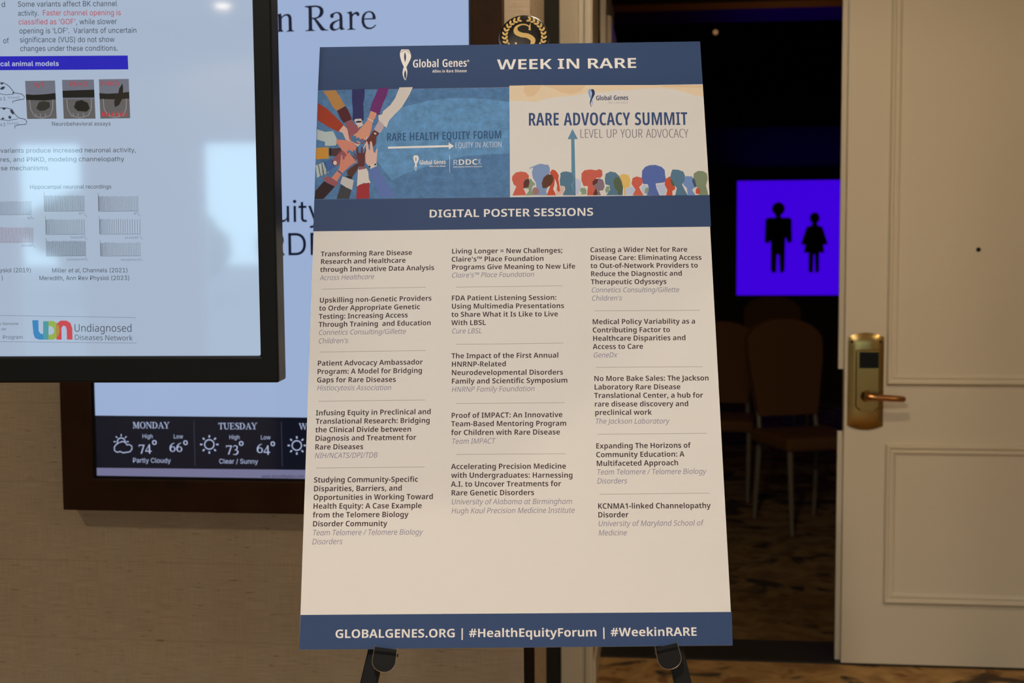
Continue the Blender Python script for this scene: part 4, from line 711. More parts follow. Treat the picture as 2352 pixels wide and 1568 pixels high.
('p','summit_picture','palelav',3,[5094,2612,5058,2495,5113,2446,5179,2483,5161,2613]),
('p','summit_picture','sage',5,[5122,2598,5117,2525,5165,2497,5185,2526,5162,2598]),
('p','summit_picture','royal',4,[5147,2630,5179,2497,5167,2447,5094,2438,5075,2380,5088,2220,5137,2155,5206,2127,5300,2124,5393,2159,5439,2211,5442,2298,5458,2400,5410,2421,5289,2434,5299,2514,5342,2633]),
('p','summit_picture','palelav',3,[5349,2623,5295,2456,5437,2429,5453,2531,5429,2624]),
('p','summit_picture','orangered',5,[5442,2635,5466,2545,5429,2458,5439,2371,5508,2321,5561,2358,5584,2446,5587,2533,5539,2568,5543,2636]),
('p','summit_picture','olivedark',7,[5519,2401,5534,2365,5571,2431,5583,2482,5543,2474]),
('p','summit_picture','tealhead',6,[5583,2637,5615,2519,5545,2416,5518,2343,5538,2256,5560,2206,5648,2211,5727,2245,5751,2318,5734,2405,5698,2462,5728,2535,5777,2640]),
('p','summit_picture','periblue',5,[5777,2640,5769,2521,5718,2462,5722,2375,5764,2318,5858,2327,5895,2407,5905,2494,5848,2551,5898,2642]),
('p','summit_picture','olive',5,[5952,2640,5943,2538,5892,2465,5877,2363,5888,2276,5957,2234,6037,2242,6089,2279,6099,2367,6066,2482,6093,2627,6094,2642]),
('p','summit_picture','darkslate',7,[5855,2407,5871,2349,5902,2393,5918,2495,5890,2516]),
('p','summit_picture','orangered',6,[5899,2610,5910,2531,5957,2524,5975,2568,5959,2625]),
('t','session_list','ink',1,'B','Transforming Rare Disease',[126,3556,1523,3552],10.9,0),
('t','session_list','ink',1,'B','Research and Healthcare',[126,3680,1427,3676],10.9,0),
('t','session_list','ink',1,'B','through Innovative Data Analysis',[124,3809,1864,3801],10.9,0),
('t','session_list','greyink',1,'R','Across Healthcare',[122,3941,945,3932],10.9,1),
('l','session_list','ruleink',1,[154,4083,1739,4074],0.55),
('t','session_list','ink',1,'B','Upskilling non-Genetic Providers',[128,4299,1827,4289],10.9,0),
('t','session_list','ink',1,'B','to Order Appropriate Genetic',[126,4426,1653,4422],10.9,0),
('t','session_list','ink',1,'B','Testing: Increasing Access',[127,4557,1470,4550],10.9,0),
('t','session_list','ink',1,'B','Through Training  and Education',[128,4683,1821,4677],10.9,0),
('t','session_list','greyink',1,'R','Connetics Consulting/Gillette',[128,4808,1440,4807],10.9,1),
('t','session_list','greyink',1,'R',"Children's",[129,4941,571,4940],10.9,1),
('l','session_list','ruleink',1,[156,5075,1745,5072],0.55),
('t','session_list','ink',1,'B','Patient Advocacy Ambassador',[128,5287,1701,5287],10.9,0),
('t','session_list','ink',1,'B','Program: A Model for Bridging',[127,5416,1697,5417],10.9,0),
('t','session_list','ink',1,'B','Gaps for Rare Diseases',[127,5544,1305,5551],10.9,0),
('t','session_list','greyink',1,'R','Histiocytosis Association',[129,5666,1233,5675],10.9,1),
('t','session_list','ink',1,'B','Living Longer = New Challenges;',[2131,3540,3826,3549],10.9,0),
('t','session_list','ink',1,'B',"Claire's™ Place Foundation",[2128,3671,3538,3675],10.9,0),
('t','session_list','ink',1,'B','Programs Give Meaning to New Life',[2132,3797,4014,3808],10.9,0),
('t','session_list','greyink',1,'R',"Claire's™ Place Foundation",[2129,3927,3381,3928],10.9,1),
('l','session_list','ruleink',1,[2199,4081,3812,4080],0.55),
('t','session_list','ink',1,'B','FDA Patient Listening Session:',[2130,4292,3720,4303],10.9,0),
('t','session_list','ink',1,'B','Using Multimedia Presentations',[2131,4422,3831,4435],10.9,0),
('t','session_list','ink',1,'B','to Share What it Is Like to Live',[2130,4551,3737,4564],10.9,0),
('t','session_list','ink',1,'B','With LBSL',[2130,4682,2648,4685],10.9,0),
('t','session_list','greyink',1,'R','Cure LBSL',[2134,4812,2580,4814],10.9,1),
('l','session_list','ruleink',1,[2202,4983,3810,4984],0.55),
('t','session_list','ink',1,'B','The Impact of the First Annual',[2134,5199,3734,5208],10.9,0),
('t','session_list','ink',1,'B','HNRNP-Related',[2133,5328,2949,5332],10.9,0),
('t','session_list','ink',1,'B','Neurodevelopmental Disorders',[2133,5457,3795,5471],10.9,0),
('t','session_list','ink',1,'B','Family and Scientific Symposium',[2134,5589,3861,5595],10.9,0),
('t','session_list','greyink',1,'R','HNRNP Family Foundation',[2134,5715,3366,5716],10.9,1),
('l','session_list','ruleink',1,[159,5832,1744,5832],0.55),
('t','session_list','ink',1,'B','Infusing Equity in Preclinical and',[129,6047,1832,6048],10.9,0),
('t','session_list','ink',1,'B','Translational Research: Bridging',[130,6174,1818,6180],10.9,0),
('t','session_list','ink',1,'B','the Clinical Divide between',[129,6302,1544,6308],10.9,0),
('t','session_list','ink',1,'B','Diagnosis and Treatment for',[130,6430,1615,6432],10.9,0),
('t','session_list','ink',1,'B','Rare Diseases',[130,6559,840,6562],10.9,0),
('t','session_list','greyink',1,'R','NIH/NCATS/DPI/TDB',[128,6688,1047,6689],10.9,1),
('l','session_list','ruleink',1,[159,6832,1745,6838],0.55),
('t','session_list','ink',1,'B','Studying Community-Specific',[130,7047,1650,7054],10.9,0),
('t','session_list','ink',1,'B','Disparities, Barriers, and',[131,7176,1420,7181],10.9,0),
('t','session_list','ink',1,'B','Opportunities in Working Toward',[132,7304,1873,7311],10.9,0),
('t','session_list','ink',1,'B','Health Equity: A Case Example',[131,7431,1709,7440],10.9,0),
('t','session_list','ink',1,'B','from the Telomere Biology',[132,7558,1514,7566],10.9,0),
('t','session_list','ink',1,'B','Disorder Community',[133,7687,1209,7694],10.9,0),
('t','session_list','greyink',1,'R','Team Telomere / Telomere Biology',[134,7816,1717,7821],10.9,1),
('t','session_list','greyink',1,'R','Disorders',[130,7944,564,7945],10.9,1),
('l','session_list','ruleink',1,[2204,5893,3808,5899],0.55),
('t','session_list','ink',1,'B','Proof of IMPACT: An Innovative',[2132,6110,3774,6117],10.9,0),
('t','session_list','ink',1,'B','Team-Based Mentoring Program',[2133,6236,3830,6248],10.9,0),
('t','session_list','ink',1,'B','for Children with Rare Disease',[2132,6367,3733,6378],10.9,0),
('t','session_list','greyink',1,'R','Team IMPACT',[2138,6498,2769,6500],10.9,1),
('l','session_list','ruleink',1,[2206,6657,3809,6665],0.55),
('t','session_list','ink',1,'B','Accelerating Precision Medicine',[2135,6873,3810,6886],10.9,0),
('t','session_list','ink',1,'B','with Undergraduates: Harnessing',[2136,7002,3906,7020],10.9,0),
('t','session_list','ink',1,'B','A.I. to Uncover Treatments for',[2134,7132,3731,7143],10.9,0),
('t','session_list','ink',1,'B','Rare Genetic Disorders',[2135,7260,3340,7268],10.9,0),
('t','session_list','greyink',1,'R','University of Alabama at Birmingham',[2135,7390,3884,7404],10.9,1),
('t','session_list','greyink',1,'R','Hugh Kaul Precision Medicine Institute',[2136,7521,3917,7532],10.9,1),
('t','session_list','ink',1,'B','Casting a Wider Net for Rare',[4249,3547,5731,3560],10.9,0),
('t','session_list','ink',1,'B','Disease Care: Eliminating Access',[4248,3676,5941,3694],10.9,0),
('t','session_list','ink',1,'B','to Out-of-Network Providers to',[4248,3804,5879,3819],10.9,0),
('t','session_list','ink',1,'B','Reduce the Diagnostic and',[4247,3934,5634,3945],10.9,0),
('t','session_list','ink',1,'B','Therapeutic Odysseys',[4247,4062,5391,4073],10.9,0),
('t','session_list','greyink',1,'R','Connetics Consulting/Gillette',[4249,4192,5574,4205],10.9,1),
('t','session_list','greyink',1,'R',"Children's",[4250,4323,4704,4325],10.9,1),
('l','session_list','ruleink',1,[4284,4485,5875,4498],0.55),
('t','session_list','ink',1,'B','Medical Policy Variability as a',[4251,4695,5798,4706],10.9,0),
('t','session_list','ink',1,'B','Contributing Factor to',[4251,4824,5413,4833],10.9,0),
('t','session_list','ink',1,'B','Healthcare Disparities and',[4251,4955,5643,4962],10.9,0),
('t','session_list','ink',1,'B','Access to Care',[4251,5083,5000,5088],10.9,0),
('t','session_list','greyink',1,'R','GeneDx',[4251,5213,4601,5215],10.9,1),
('l','session_list','ruleink',1,[4287,5365,5875,5376],0.55),
('t','session_list','ink',1,'B','No More Bake Sales: The Jackson',[4252,5575,5957,5588],10.9,0),
('t','session_list','ink',1,'B','Laboratory Rare Disease',[4253,5705,5530,5717],10.9,0),
('t','session_list','ink',1,'B','Translational Center, a hub for',[4251,5834,5856,5848],10.9,0),
('t','session_list','ink',1,'B','rare disease discovery and',[4251,5964,5638,5975],10.9,0),
('t','session_list','ink',1,'B','preclinical work',[4253,6091,5089,6097],10.9,0),
('t','session_list','greyink',1,'R','The Jackson Laboratory',[4252,6223,5334,6233],10.9,1),
('l','session_list','ruleink',1,[4282,6380,5882,6386],0.55),
('t','session_list','ink',1,'B','Expanding The Horizons of',[4254,6593,5636,6598],10.9,0),
('t','session_list','ink',1,'B','Community Education: A',[4253,6723,5541,6728],10.9,0),
('t','session_list','ink',1,'B','Multifaceted Approach',[4253,6852,5450,6855],10.9,0),
('t','session_list','greyink',1,'R','Team Telomere / Telomere Biology',[4256,6979,5839,6986],10.9,1),
('t','session_list','greyink',1,'R','Disorders',[4254,7111,4688,7114],10.9,1),
('l','session_list','ruleink',1,[4289,7267,5878,7269],0.55),
('t','session_list','ink',1,'B','KCNMA1-linked Channelopathy',[4257,7477,5885,7487],10.9,0),
('t','session_list','ink',1,'B','Disorder',[4256,7604,4695,7606],10.9,0),
('t','session_list','greyink',1,'R','University of Maryland School of',[4254,7730,5759,7736],10.9,1),
('t','session_list','greyink',1,'R','Medicine',[4254,7863,4660,7865],10.9,1),
]
MONITOR_PRINT = [
('t','slide','sltext',2,'A','d',[-3476,-4779,-3420,-4780],9.8,0),
('t','slide','sltext',2,'A','Some variants affect BK channel',[-3250,-4779,-1876,-4767],9.8,0),
('t','slide','sltext',2,'A','activity. ',[-3250,-4658,-2941,-4657],9.8,0),
('t','slide','slred',2,'A','Faster channel opening is',[-2909,-4658,-1826,-4645],9.8,0),
('t','slide','slred',2,'A','classified as ‘GOF’',[-3247,-4542,-2457,-4534],9.8,0),
('t','slide','sltext',2,'A',', while slower',[-2449,-4532,-1887,-4529],9.8,0),
('t','slide','sltext',2,'A','opening is ‘LOF’.  Variants of uncertain',[-3242,-4422,-1617,-4407],9.8,0),
('t','slide','sltext',2,'A','of',[-3471,-4292,-3392,-4293],9.8,0),
('t','slide','sltext',2,'A','significance (VUS) do not show',[-3239,-4302,-1925,-4289],9.8,0),
('t','slide','sltext',2,'A','changes under these conditions.',[-3239,-4184,-1882,-4172],9.8,0),
('p','slide','slblue',2,[-8127,-4152,-1750,-4105,-1748,-3919,-8139,-3961]),
('t','slide','slwhite',3,'K','cal animal models',[-3524,-3985,-2708,-3978],9.0,0),
('p','slide','phgrey',2,[-3188,-3782,-2771,-3782,-2766,-3267,-3179,-3267]),
('p','slide','phbase',3,[-3183,-3525,-2768,-3525,-2766,-3267,-3179,-3267]),
('p','slide','phdark',4,[-3185,-3602,-3081,-3592,-2935,-3597,-2769,-3612,-2768,-3525,-2934,-3515,-3183,-3525]),
('l','slide','phlight',5,[-3134,-3525,-3123,-3396,-3076,-3308,-2972,-3277,-2857,-3308,-2817,-3396,-2810,-3525],0.9),
('l','slide','phlight',5,[-3056,-3339,-3047,-3293],0.8),
('l','slide','phlight',5,[-2994,-3339,-2985,-3293],0.8),
('l','slide','phlight',5,[-2924,-3339,-2915,-3293],0.8),
('p','slide','phgrey',2,[-2673,-3789,-2231,-3789,-2225,-3261,-2668,-3264]),
('p','slide','phbase',3,[-2670,-3527,-2228,-3525,-2225,-3261,-2668,-3264]),
('p','slide','phdark',4,[-2671,-3643,-2229,-3652,-2228,-3546,-2671,-3548]),
('l','slide','phlight',5,[-2617,-3527,-2607,-3396,-2557,-3306,-2446,-3273,-2323,-3304,-2279,-3394,-2272,-3525],0.9),
('l','slide','phlight',5,[-2535,-3337,-2526,-3290],0.8),
('l','slide','phlight',5,[-2469,-3337,-2460,-3289],0.8),
('l','slide','phlight',5,[-2394,-3336,-2384,-3289],0.8),
('p','slide','phgrey',2,[-2161,-3791,-1746,-3791,-1743,-3261,-2157,-3260]),
('p','slide','phbase',3,[-2159,-3526,-1745,-3526,-1743,-3261,-2157,-3260]),
('p','slide','phdark',4,[-2160,-3606,-2056,-3595,-1911,-3600,-1745,-3616,-1745,-3526,-1910,-3516,-2159,-3526]),
('l','slide','phlight',5,[-2109,-3526,-2100,-3393,-2053,-3303,-1950,-3271,-1834,-3303,-1793,-3394,-1786,-3526],0.9),
('l','slide','phlight',5,[-2033,-3335,-2024,-3287],0.8),
('l','slide','phlight',5,[-1971,-3335,-1962,-3287],0.8),
('l','slide','phlight',5,[-1900,-3335,-1892,-3287],0.8),
('p','slide','phmouse',6,[-3045,-3407,-3006,-3491,-2936,-3507,-2857,-3489,-2851,-3421,-2923,-3380,-2994,-3372]),
('p','slide','phdark',6,[-2518,-3417,-2489,-3494,-2410,-3515,-2324,-3475,-2300,-3398,-2346,-3356,-2468,-3366]),
('p','slide','phdark',6,[-1951,-3411,-1957,-3496,-1902,-3563,-1881,-3664,-1835,-3731,-1826,-3664,-1842,-3528,-1888,-3444]),
('p','slide','slred',6,[-2137,-3337,-2097,-3362,-2085,-3302,-2128,-3286]),
('p','slide','slred',6,[-2074,-3316,-2035,-3337,-2026,-3301,-2065,-3285]),
('p','slide','slred',6,[-2012,-3294,-1972,-3360,-1967,-3301,-2002,-3284]),
('p','slide','slred',6,[-1948,-3335,-1910,-3336,-1907,-3300,-1939,-3283]),
('p','slide','slred',6,[-1886,-3313,-1846,-3359,-1848,-3299,-1876,-3283]),
('p','slide','slred',6,[-1824,-3292,-1784,-3334,-1789,-3299,-1814,-3282]),
('t','slide','slred',6,'A','WT',[-3060,-3692,-2920,-3694],8.5,0),
('t','slide','slred',6,'A','PNKD',[-2573,-3702,-2313,-3700],8.5,0),
('t','slide','slred',6,'A','PNKD',[-2138,-3701,-1880,-3703],8.5,0),
('l','slide','sltext',3,[-3631,-3703,-3557,-3770,-3487,-3760,-3419,-3717,-3377,-3666,-3344,-3623,-3239,-3604,-3205,-3570,-3215,-3536,-3321,-3520,-3378,-3504,-3367,-3482],0.9),
('l','slide','sltext',3,[-3631,-3686,-3581,-3634,-3529,-3608,-3459,-3599,-3353,-3606],0.7),
('p','slide','sltext',3,[-3543,-3685,-3507,-3710,-3468,-3709,-3487,-3675,-3527,-3664]),
('p','slide','sltext',3,[-3374,-3618,-3361,-3640,-3347,-3623,-3360,-3609]),
('p','slide','sltext',3,[-3544,-3749,-3514,-3761,-3488,-3752,-3510,-3735]),
('t','slide','slgrey',2,'A','a1',[-3568,-3523,-3459,-3522],6.5,0),
('t','slide','slgrey',2,'A','H444Q',[-3440,-3544,-3271,-3545],4.2,0),
('l','slide','sltext',3,[-3645,-3362,-3572,-3421,-3466,-3420,-3388,-3402,-3347,-3333,-3296,-3282,-3209,-3264,-3184,-3229,-3202,-3195,-3308,-3188,-3362,-3171,-3351,-3141],0.9),
('l','slide','sltext',3,[-3645,-3345,-3595,-3294,-3543,-3259,-3438,-3249,-3314,-3270],0.7),
('p','slide','sltext',3,[-3414,-3397,-3379,-3393,-3356,-3351,-3373,-3325,-3407,-3360]),
('p','slide','sltext',3,[-3441,-3305,-3418,-3317,-3397,-3291,-3416,-3269,-3437,-3278]),
('p','slide','sltext',3,[-3528,-3412,-3501,-3429,-3470,-3415,-3494,-3390]),
('p','slide','sltext',3,[-3543,-3276,-3515,-3293,-3493,-3275,-3526,-3259]),
('t','slide','slgrey',2,'A','a1',[-3573,-3174,-3476,-3173],6.5,0),
('t','slide','slgrey',2,'A','D434G',[-3467,-3195,-3303,-3196],4.2,0),
('t','slide','sltext',2,'A','Neurobehavioral assays',[-2838,-3171,-2015,-3165],7.4,0),
('t','slide','sltext',2,'A','variants produce increased neuronal activity,',[-3572,-2811,-1674,-2801],8.4,0),
('t','slide','sltext',2,'A','res, and PNKD, modeling channelopathy',[-3581,-2689,-1844,-2681],8.4,0),
('t','slide','sltext',2,'A','se mechanisms',[-3577,-2571,-2910,-2568],8.4,0),
('t','slide','sltext',2,'A','Hippocampal neuronal recordings',[-3179,-2315,-2035,-2310],7.4,0),
('z','slide','sltrace',2,[-2224,-2211,-1672,-2206,-1679,-1998,-2231,-2002],34,1.35),
('z','slide','sltrace',2,[-2219,-1898,-1653,-1894,-1660,-1685,-2226,-1689],24,1.5),
('z','slide','sltrace',2,[-2217,-1574,-1663,-1571,-1669,-1384,-2223,-1387],32,1.35),
('z','slide','sltrace',2,[-2981,-2227,-2423,-2222,-2431,-2004,-2989,-2008],40,1.1),
('z','slide','sltrace',2,[-2974,-1900,-2429,-1896,-2436,-1686,-2982,-1690],32,1.3),
('z','slide','sltrace',2,[-2977,-1602,-2424,-1599,-2431,-1389,-2985,-1392],50,1.0),
('z','slide','sltrace',2,[-3745,-2153,-3173,-2148,-3180,-1962,-3753,-1966],34,1.2),
('z','slide','slmaroon',2,[-3740,-1795,-3158,-1790,-3166,-1580,-3749,-1584],44,1.05),
('t','slide','slgrey',2,'A','WT',[-3228,-1896,-3173,-1895],4.2,0),
('t','slide','slgrey',2,'A','G354S/WT',[-3331,-1520,-3160,-1523],4.2,0),
('t','slide','slgrey',2,'A','WT',[-2505,-1955,-2442,-1955],4.2,0),
('t','slide','slgrey',2,'A','D434G/WT',[-2633,-1629,-2433,-1629],4.2,0),
('t','slide','slgrey',2,'A','D434G/D434G',[-2697,-1325,-2430,-1327],4.2,0),
('t','slide','slgrey',2,'A','WT',[-1735,-1949,-1675,-1949],4.2,0),
('t','slide','slgrey',2,'A','H444Q/WT',[-1871,-1620,-1677,-1620],4.2,0),
('t','slide','slgrey',2,'A','H444Q/H444Q',[-1937,-1317,-1671,-1317],4.2,0),
('t','slide','sltext',2,'A','ysiol (2019)',[-3645,-1169,-3203,-1167],8.0,0),
('t','slide','sltext',2,'A',')',[-3627,-1062,-3604,-1062],8.0,0),
('t','slide','sltext',2,'A','Miller',[-2910,-1162,-2709,-1161],8.0,0),
('t','slide','sltext',2,'A','et al',[-2681,-1162,-2529,-1162],8.0,1),
('t','slide','sltext',2,'A',', Channels (2021)',[-2521,-1162,-1843,-1160],8.0,0),
('t','slide','sltext',2,'A','Meredith, Ann Rev Physiol (2023)',[-3096,-1057,-1820,-1053],8.0,0),
('l','slide','slgrey',2,[-6629,-624,-1755,-533,-1752,-178,-6650,-244],0.5),
('t','slide','sltext2',2,'A','o Genome',[-3691,-435,-3413,-436],5.3,0),
('t','slide','sltext2',2,'A','ute',[-3662,-362,-3595,-361],5.3,0),
('t','slide','sltext2',2,'A','Program',[-3643,-243,-3358,-243],6.6,0),
('p','slide','udnblue',2,[-3216,-501,-3129,-501,-3131,-350,-3103,-312,-3064,-308,-3057,-485,-2988,-485,-2998,-230,-3126,-230,-3184,-250,-3207,-312]),
('p','slide','udnlime',3,[-3057,-485,-2920,-489,-2862,-456,-2831,-388,-2838,-311,-2880,-249,-2939,-228,-3067,-230],[[-2987,-417,-2942,-417,-2910,-379,-2912,-330,-2946,-299,-2992,-298]]),
('p','slide','udnteal',4,[-3061,-485,-2986,-485,-2996,-230,-3071,-230]),
('p','slide','udnred',4,[-2880,-230,-2884,-388,-2868,-456,-2812,-494,-2733,-494,-2676,-461,-2653,-387,-2655,-229,-2733,-229,-2732,-368,-2746,-417,-2785,-423,-2806,-388,-2808,-229]),
('p','slide','udnolive',5,[-2878,-398,-2856,-450,-2835,-398,-2833,-349,-2855,-282,-2879,-257]),
('t','slide','slslate',2,'R','Undiagnosed',[-2627,-339,-1810,-335],14.7,0),
('t','slide','slslate',2,'R','Diseases Network',[-2625,-225,-1808,-213],9.9,0),
]
DISPLAY_PRINT = [
('p','page_heading','navytext',2,[-8113,-19986,-7853,-19995,-7749,-19973,-7692,-19921,-7675,-19855,-7690,-19792,-7733,-19737,-7816,-19699,-7858,-19690,-7817,-19655,-7685,-19492,-7638,-19451,-7572,-19436,-7572,-19422,-7727,-19421,-7758,-19444,-7900,-19667,-7926,-19686,-7951,-19688,-7949,-19469,-7928,-19446,-7879,-19435,-7879,-19421,-8112,-19418,-8112,-19434,-8053,-19445,-8032,-19469,-8030,-19930,-8051,-19952,-8113,-19960],[[-7951,-19952,-7853,-19957,-7792,-19934,-7765,-19883,-7769,-19824,-7794,-19764,-7836,-19731,-7899,-19719,-7951,-19720]]),
('p','page_heading','navytext',2,[-7530,-19738,-7525,-19778,-7483,-19806,-7379,-19838,-7297,-19822,-7256,-19781,-7240,-19711,-7239,-19501,-7223,-19465,-7188,-19454,-7189,-19440,-7261,-19426,-7298,-19433,-7312,-19467,-7354,-19434,-7427,-19412,-7489,-19418,-7534,-19459,-7546,-19509,-7528,-19568,-7476,-19617,-7403,-19641,-7313,-19671,-7312,-19732,-7328,-19783,-7369,-19809,-7421,-19795,-7446,-19766,-7447,-19716,-7485,-19697,-7516,-19708],[[-7314,-19643,-7403,-19601,-7450,-19556,-7463,-19507,-7443,-19462,-7395,-19449,-7343,-19468,-7316,-19495]]),
('p','page_heading','navytext',2,[-7136,-19817,-7028,-19843,-7016,-19824,-7012,-19775,-6966,-19813,-6904,-19831,-6864,-19811,-6843,-19770,-6854,-19735,-6885,-19726,-6910,-19746,-6926,-19776,-6967,-19769,-7009,-19721,-7013,-19476,-6996,-19452,-6941,-19440,-6941,-19426,-7137,-19423,-7137,-19439,-7091,-19448,-7079,-19468,-7081,-19762,-7095,-19793,-7136,-19802]),
('p','page_heading','navytext',2,[-6475,-19646,-6738,-19646,-6729,-19565,-6691,-19496,-6621,-19465,-6549,-19475,-6476,-19533,-6462,-19520,-6508,-19464,-6591,-19426,-6683,-19432,-6765,-19490,-6799,-19580,-6799,-19680,-6772,-19759,-6709,-19817,-6616,-19840,-6534,-19816,-6484,-19751,-6468,-19681],[[-6736,-19674,-6544,-19675,-6546,-19743,-6576,-19793,-6627,-19809,-6679,-19790,-6720,-19735]]),
('p','page_heading','navytext',2,[-8798,-19800,-8684,-19837,-8668,-19816,-8665,-19760,-8605,-19805,-8521,-19823,-8459,-19801,-8429,-19740,-8424,-19470,-8403,-19443,-8372,-19435,-8372,-19421,-8556,-19417,-8556,-19433,-8512,-19446,-8501,-19472,-8502,-19722,-8522,-19769,-8564,-19782,-8617,-19761,-8661,-19720,-8662,-19476,-8643,-19445,-8623,-19435,-8623,-19421,-8811,-19417,-8811,-19433,-8758,-19448,-8745,-19468,-8748,-19764,-8762,-19791,-8798,-19787]),
('t','page_title','navytext',2,'A','Equity',[-9699,-15084,-7772,-15082],68,0),
('t','page_title','navytext',2,'A','RDDC',[-9103,-14312,-7097,-14321],70.6,0),
('p','weather_bar','barnavy',1,[-13448,-10533,-3191,-10537,-3197,-9315,-13454,-9277]),
('p','footer_strip','stripgrey',1,[-13454,-9277,-3197,-9315,-3198,-9057,-13451,-8998]),
('s','weather_bar','barwhite',2,'MONDAY',[-12469,-10235,-11564,-10242],15.3),
('s','weather_bar','barwhite',2,'TUESDAY',[-10371,-10235,-9430,-10245],15.3),
('s','weather_bar','barwhite',2,'WEDNESDAY',[-8421,-10245,-7142,-10251],15.3),
('t','weather_bar','barwhite',2,'A','High',[-12240,-10001,-11979,-10004],13.5,0),
('t','weather_bar','barwhite',2,'A','Low',[-11471,-10005,-11240,-10007],13.5,0),
('t','weather_bar','barwhite',2,'A','High',[-10111,-10004,-9855,-10007],13.5,0),
('t','weather_bar','barwhite',2,'A','Low',[-9346,-10007,-9111,-10010],13.5,0),
('s','weather_bar','barwhite',2,'74',[-12342,-9678,-12016,-9683],21),
('s','weather_bar','barwhite',2,'66',[-11586,-9688,-11254,-9692],21),
('s','weather_bar','barwhite',2,'73',[-10202,-9686,-9889,-9688],21),
('s','weather_bar','barwhite',2,'64',[-9458,-9688,-9125,-9692],21),
('t','weather_bar','barwhite',2,'S','º',[-11998,-9721,-11885,-9723],33,0),
('t','weather_bar','barwhite',2,'S','º',[-11230,-9725,-11123,-9727],33,0),
('t','weather_bar','barwhite',2,'S','º',[-9875,-9723,-9763,-9725],33,0),
('t','weather_bar','barwhite',2,'S','º',[-9108,-9725,-9003,-9726],33,0),
('t','weather_bar','barwhite',2,'A','Partly Cloudy',[-12491,-9415,-11556,-9422],15.3,0),
('t','weather_bar','barwhite',2,'A','Clear / Sunny',[-10370,-9422,-9427,-9429],15.3,0),
('l','weather_bar','barline',2,[-10963,-10426,-10963,-9362],1.0),
('l','weather_bar','barline',2,[-8845,-10428,-8840,-9370],1.0),
('l','weather_bar','barwhite',2,[-10486,-9874,-10489,-9851,-10497,-9828,-10509,-9808,-10526,-9790,-10545,-9776,-10568,-9767,-10591,-9761,-10615,-9761,-10639,-9766,-10660,-9775,-10679,-9788,-10695,-9806,-10707,-9826,-10714,-9848,-10715,-9871,-10712,-9895,-10704,-9917,-10692,-9937,-10676,-9955,-10656,-9969,-10634,-9979,-10610,-9984,-10586,-9984,-10563,-9980,-10541,-9970,-10522,-9957,-10506,-9940,-10495,-9919,-10488,-9897,-10486,-9874],2.6),
('l','weather_bar','barwhite',2,[-10433,-9875,-10377,-9875],3.6),
('l','weather_bar','barwhite',2,[-10484,-9758,-10446,-9720],3.6),
('l','weather_bar','barwhite',2,[-10604,-9709,-10606,-9654],3.6),
('l','weather_bar','barwhite',2,[-10722,-9755,-10763,-9716],3.6),
('l','weather_bar','barwhite',2,[-10769,-9871,-10825,-9870],3.6),
('l','weather_bar','barwhite',2,[-10717,-9987,-10756,-10025],3.6),
('l','weather_bar','barwhite',2,[-10597,-10037,-10596,-10091],3.6),
('l','weather_bar','barwhite',2,[-10479,-9990,-10439,-10029],3.6),
('l','weather_bar','barwhite',2,[-8370,-9875,-8373,-9852,-8381,-9830,-8393,-9810,-8409,-9792,-8428,-9778,-8450,-9768,-8473,-9763,-8497,-9763,-8520,-9768,-8541,-9777,-8560,-9790,-8576,-9807,-8587,-9827,-8594,-9849,-8596,-9872,-8593,-9896,-8586,-9918,-8573,-9938,-8557,-9955,-8538,-9969,-8516,-9979,-8493,-9984,-8469,-9984,-8446,-9980,-8425,-9971,-8406,-9957,-8391,-9940,-8379,-9920,-8372,-9898,-8370,-9875],2.6),
('l','weather_bar','barwhite',2,[-8318,-9876,-8263,-9876],3.6),
('l','weather_bar','barwhite',2,[-8368,-9760,-8330,-9722],3.6),
('l','weather_bar','barwhite',2,[-8486,-9711,-8487,-9657],3.6),
('l','weather_bar','barwhite',2,[-8602,-9757,-8642,-9718],3.6),
('l','weather_bar','barwhite',2,[-8649,-9872,-8704,-9871],3.6),
('l','weather_bar','barwhite',2,[-8598,-9987,-8636,-10025],3.6),
('l','weather_bar','barwhite',2,[-8480,-10036,-8479,-10091],3.6),
('l','weather_bar','barwhite',2,[-8364,-9990,-8325,-10029],3.6),
('l','weather_bar','barwhite',2,[-12857,-9881,-12861,-9899,-12861,-9918,-12857,-9937,-12849,-9954,-12838,-9970,-12823,-9984,-12806,-9994,-12788,-10001,-12768,-10003,-12749,-10002,-12730,-9997,-12713,-9989,-12698,-9977,-12687,-9962,-12678,-9945,-12674,-9926,-12674,-9907,-12678,-9889],2.4),
('l','weather_bar','barwhite',2,[-12899,-9911,-12956,-9910],2.4),
('l','weather_bar','barwhite',2,[-12858,-10001,-12897,-10040],2.4),
('l','weather_bar','barwhite',2,[-12764,-10039,-12762,-10094],2.4),
('l','weather_bar','barwhite',2,[-12672,-10003,-12631,-10043],2.4),
('l','weather_bar','barwhite',2,[-12637,-9914,-12580,-9915],2.4),
('l','weather_bar','barwhite',2,[-12819,-9893,-12892,-9845,-12942,-9781,-12939,-9698,-12874,-9658,-12797,-9678,-12727,-9646,-12635,-9661,-12555,-9676,-12505,-9740,-12509,-9814,-12579,-9849,-12622,-9832,-12663,-9895,-12733,-9921,-12805,-9893],2.4),
('t','footer_strip','stripink',2,'R','www.janusdisplays.com',[-9345,-9098,-8326,-9108],11,1),
]

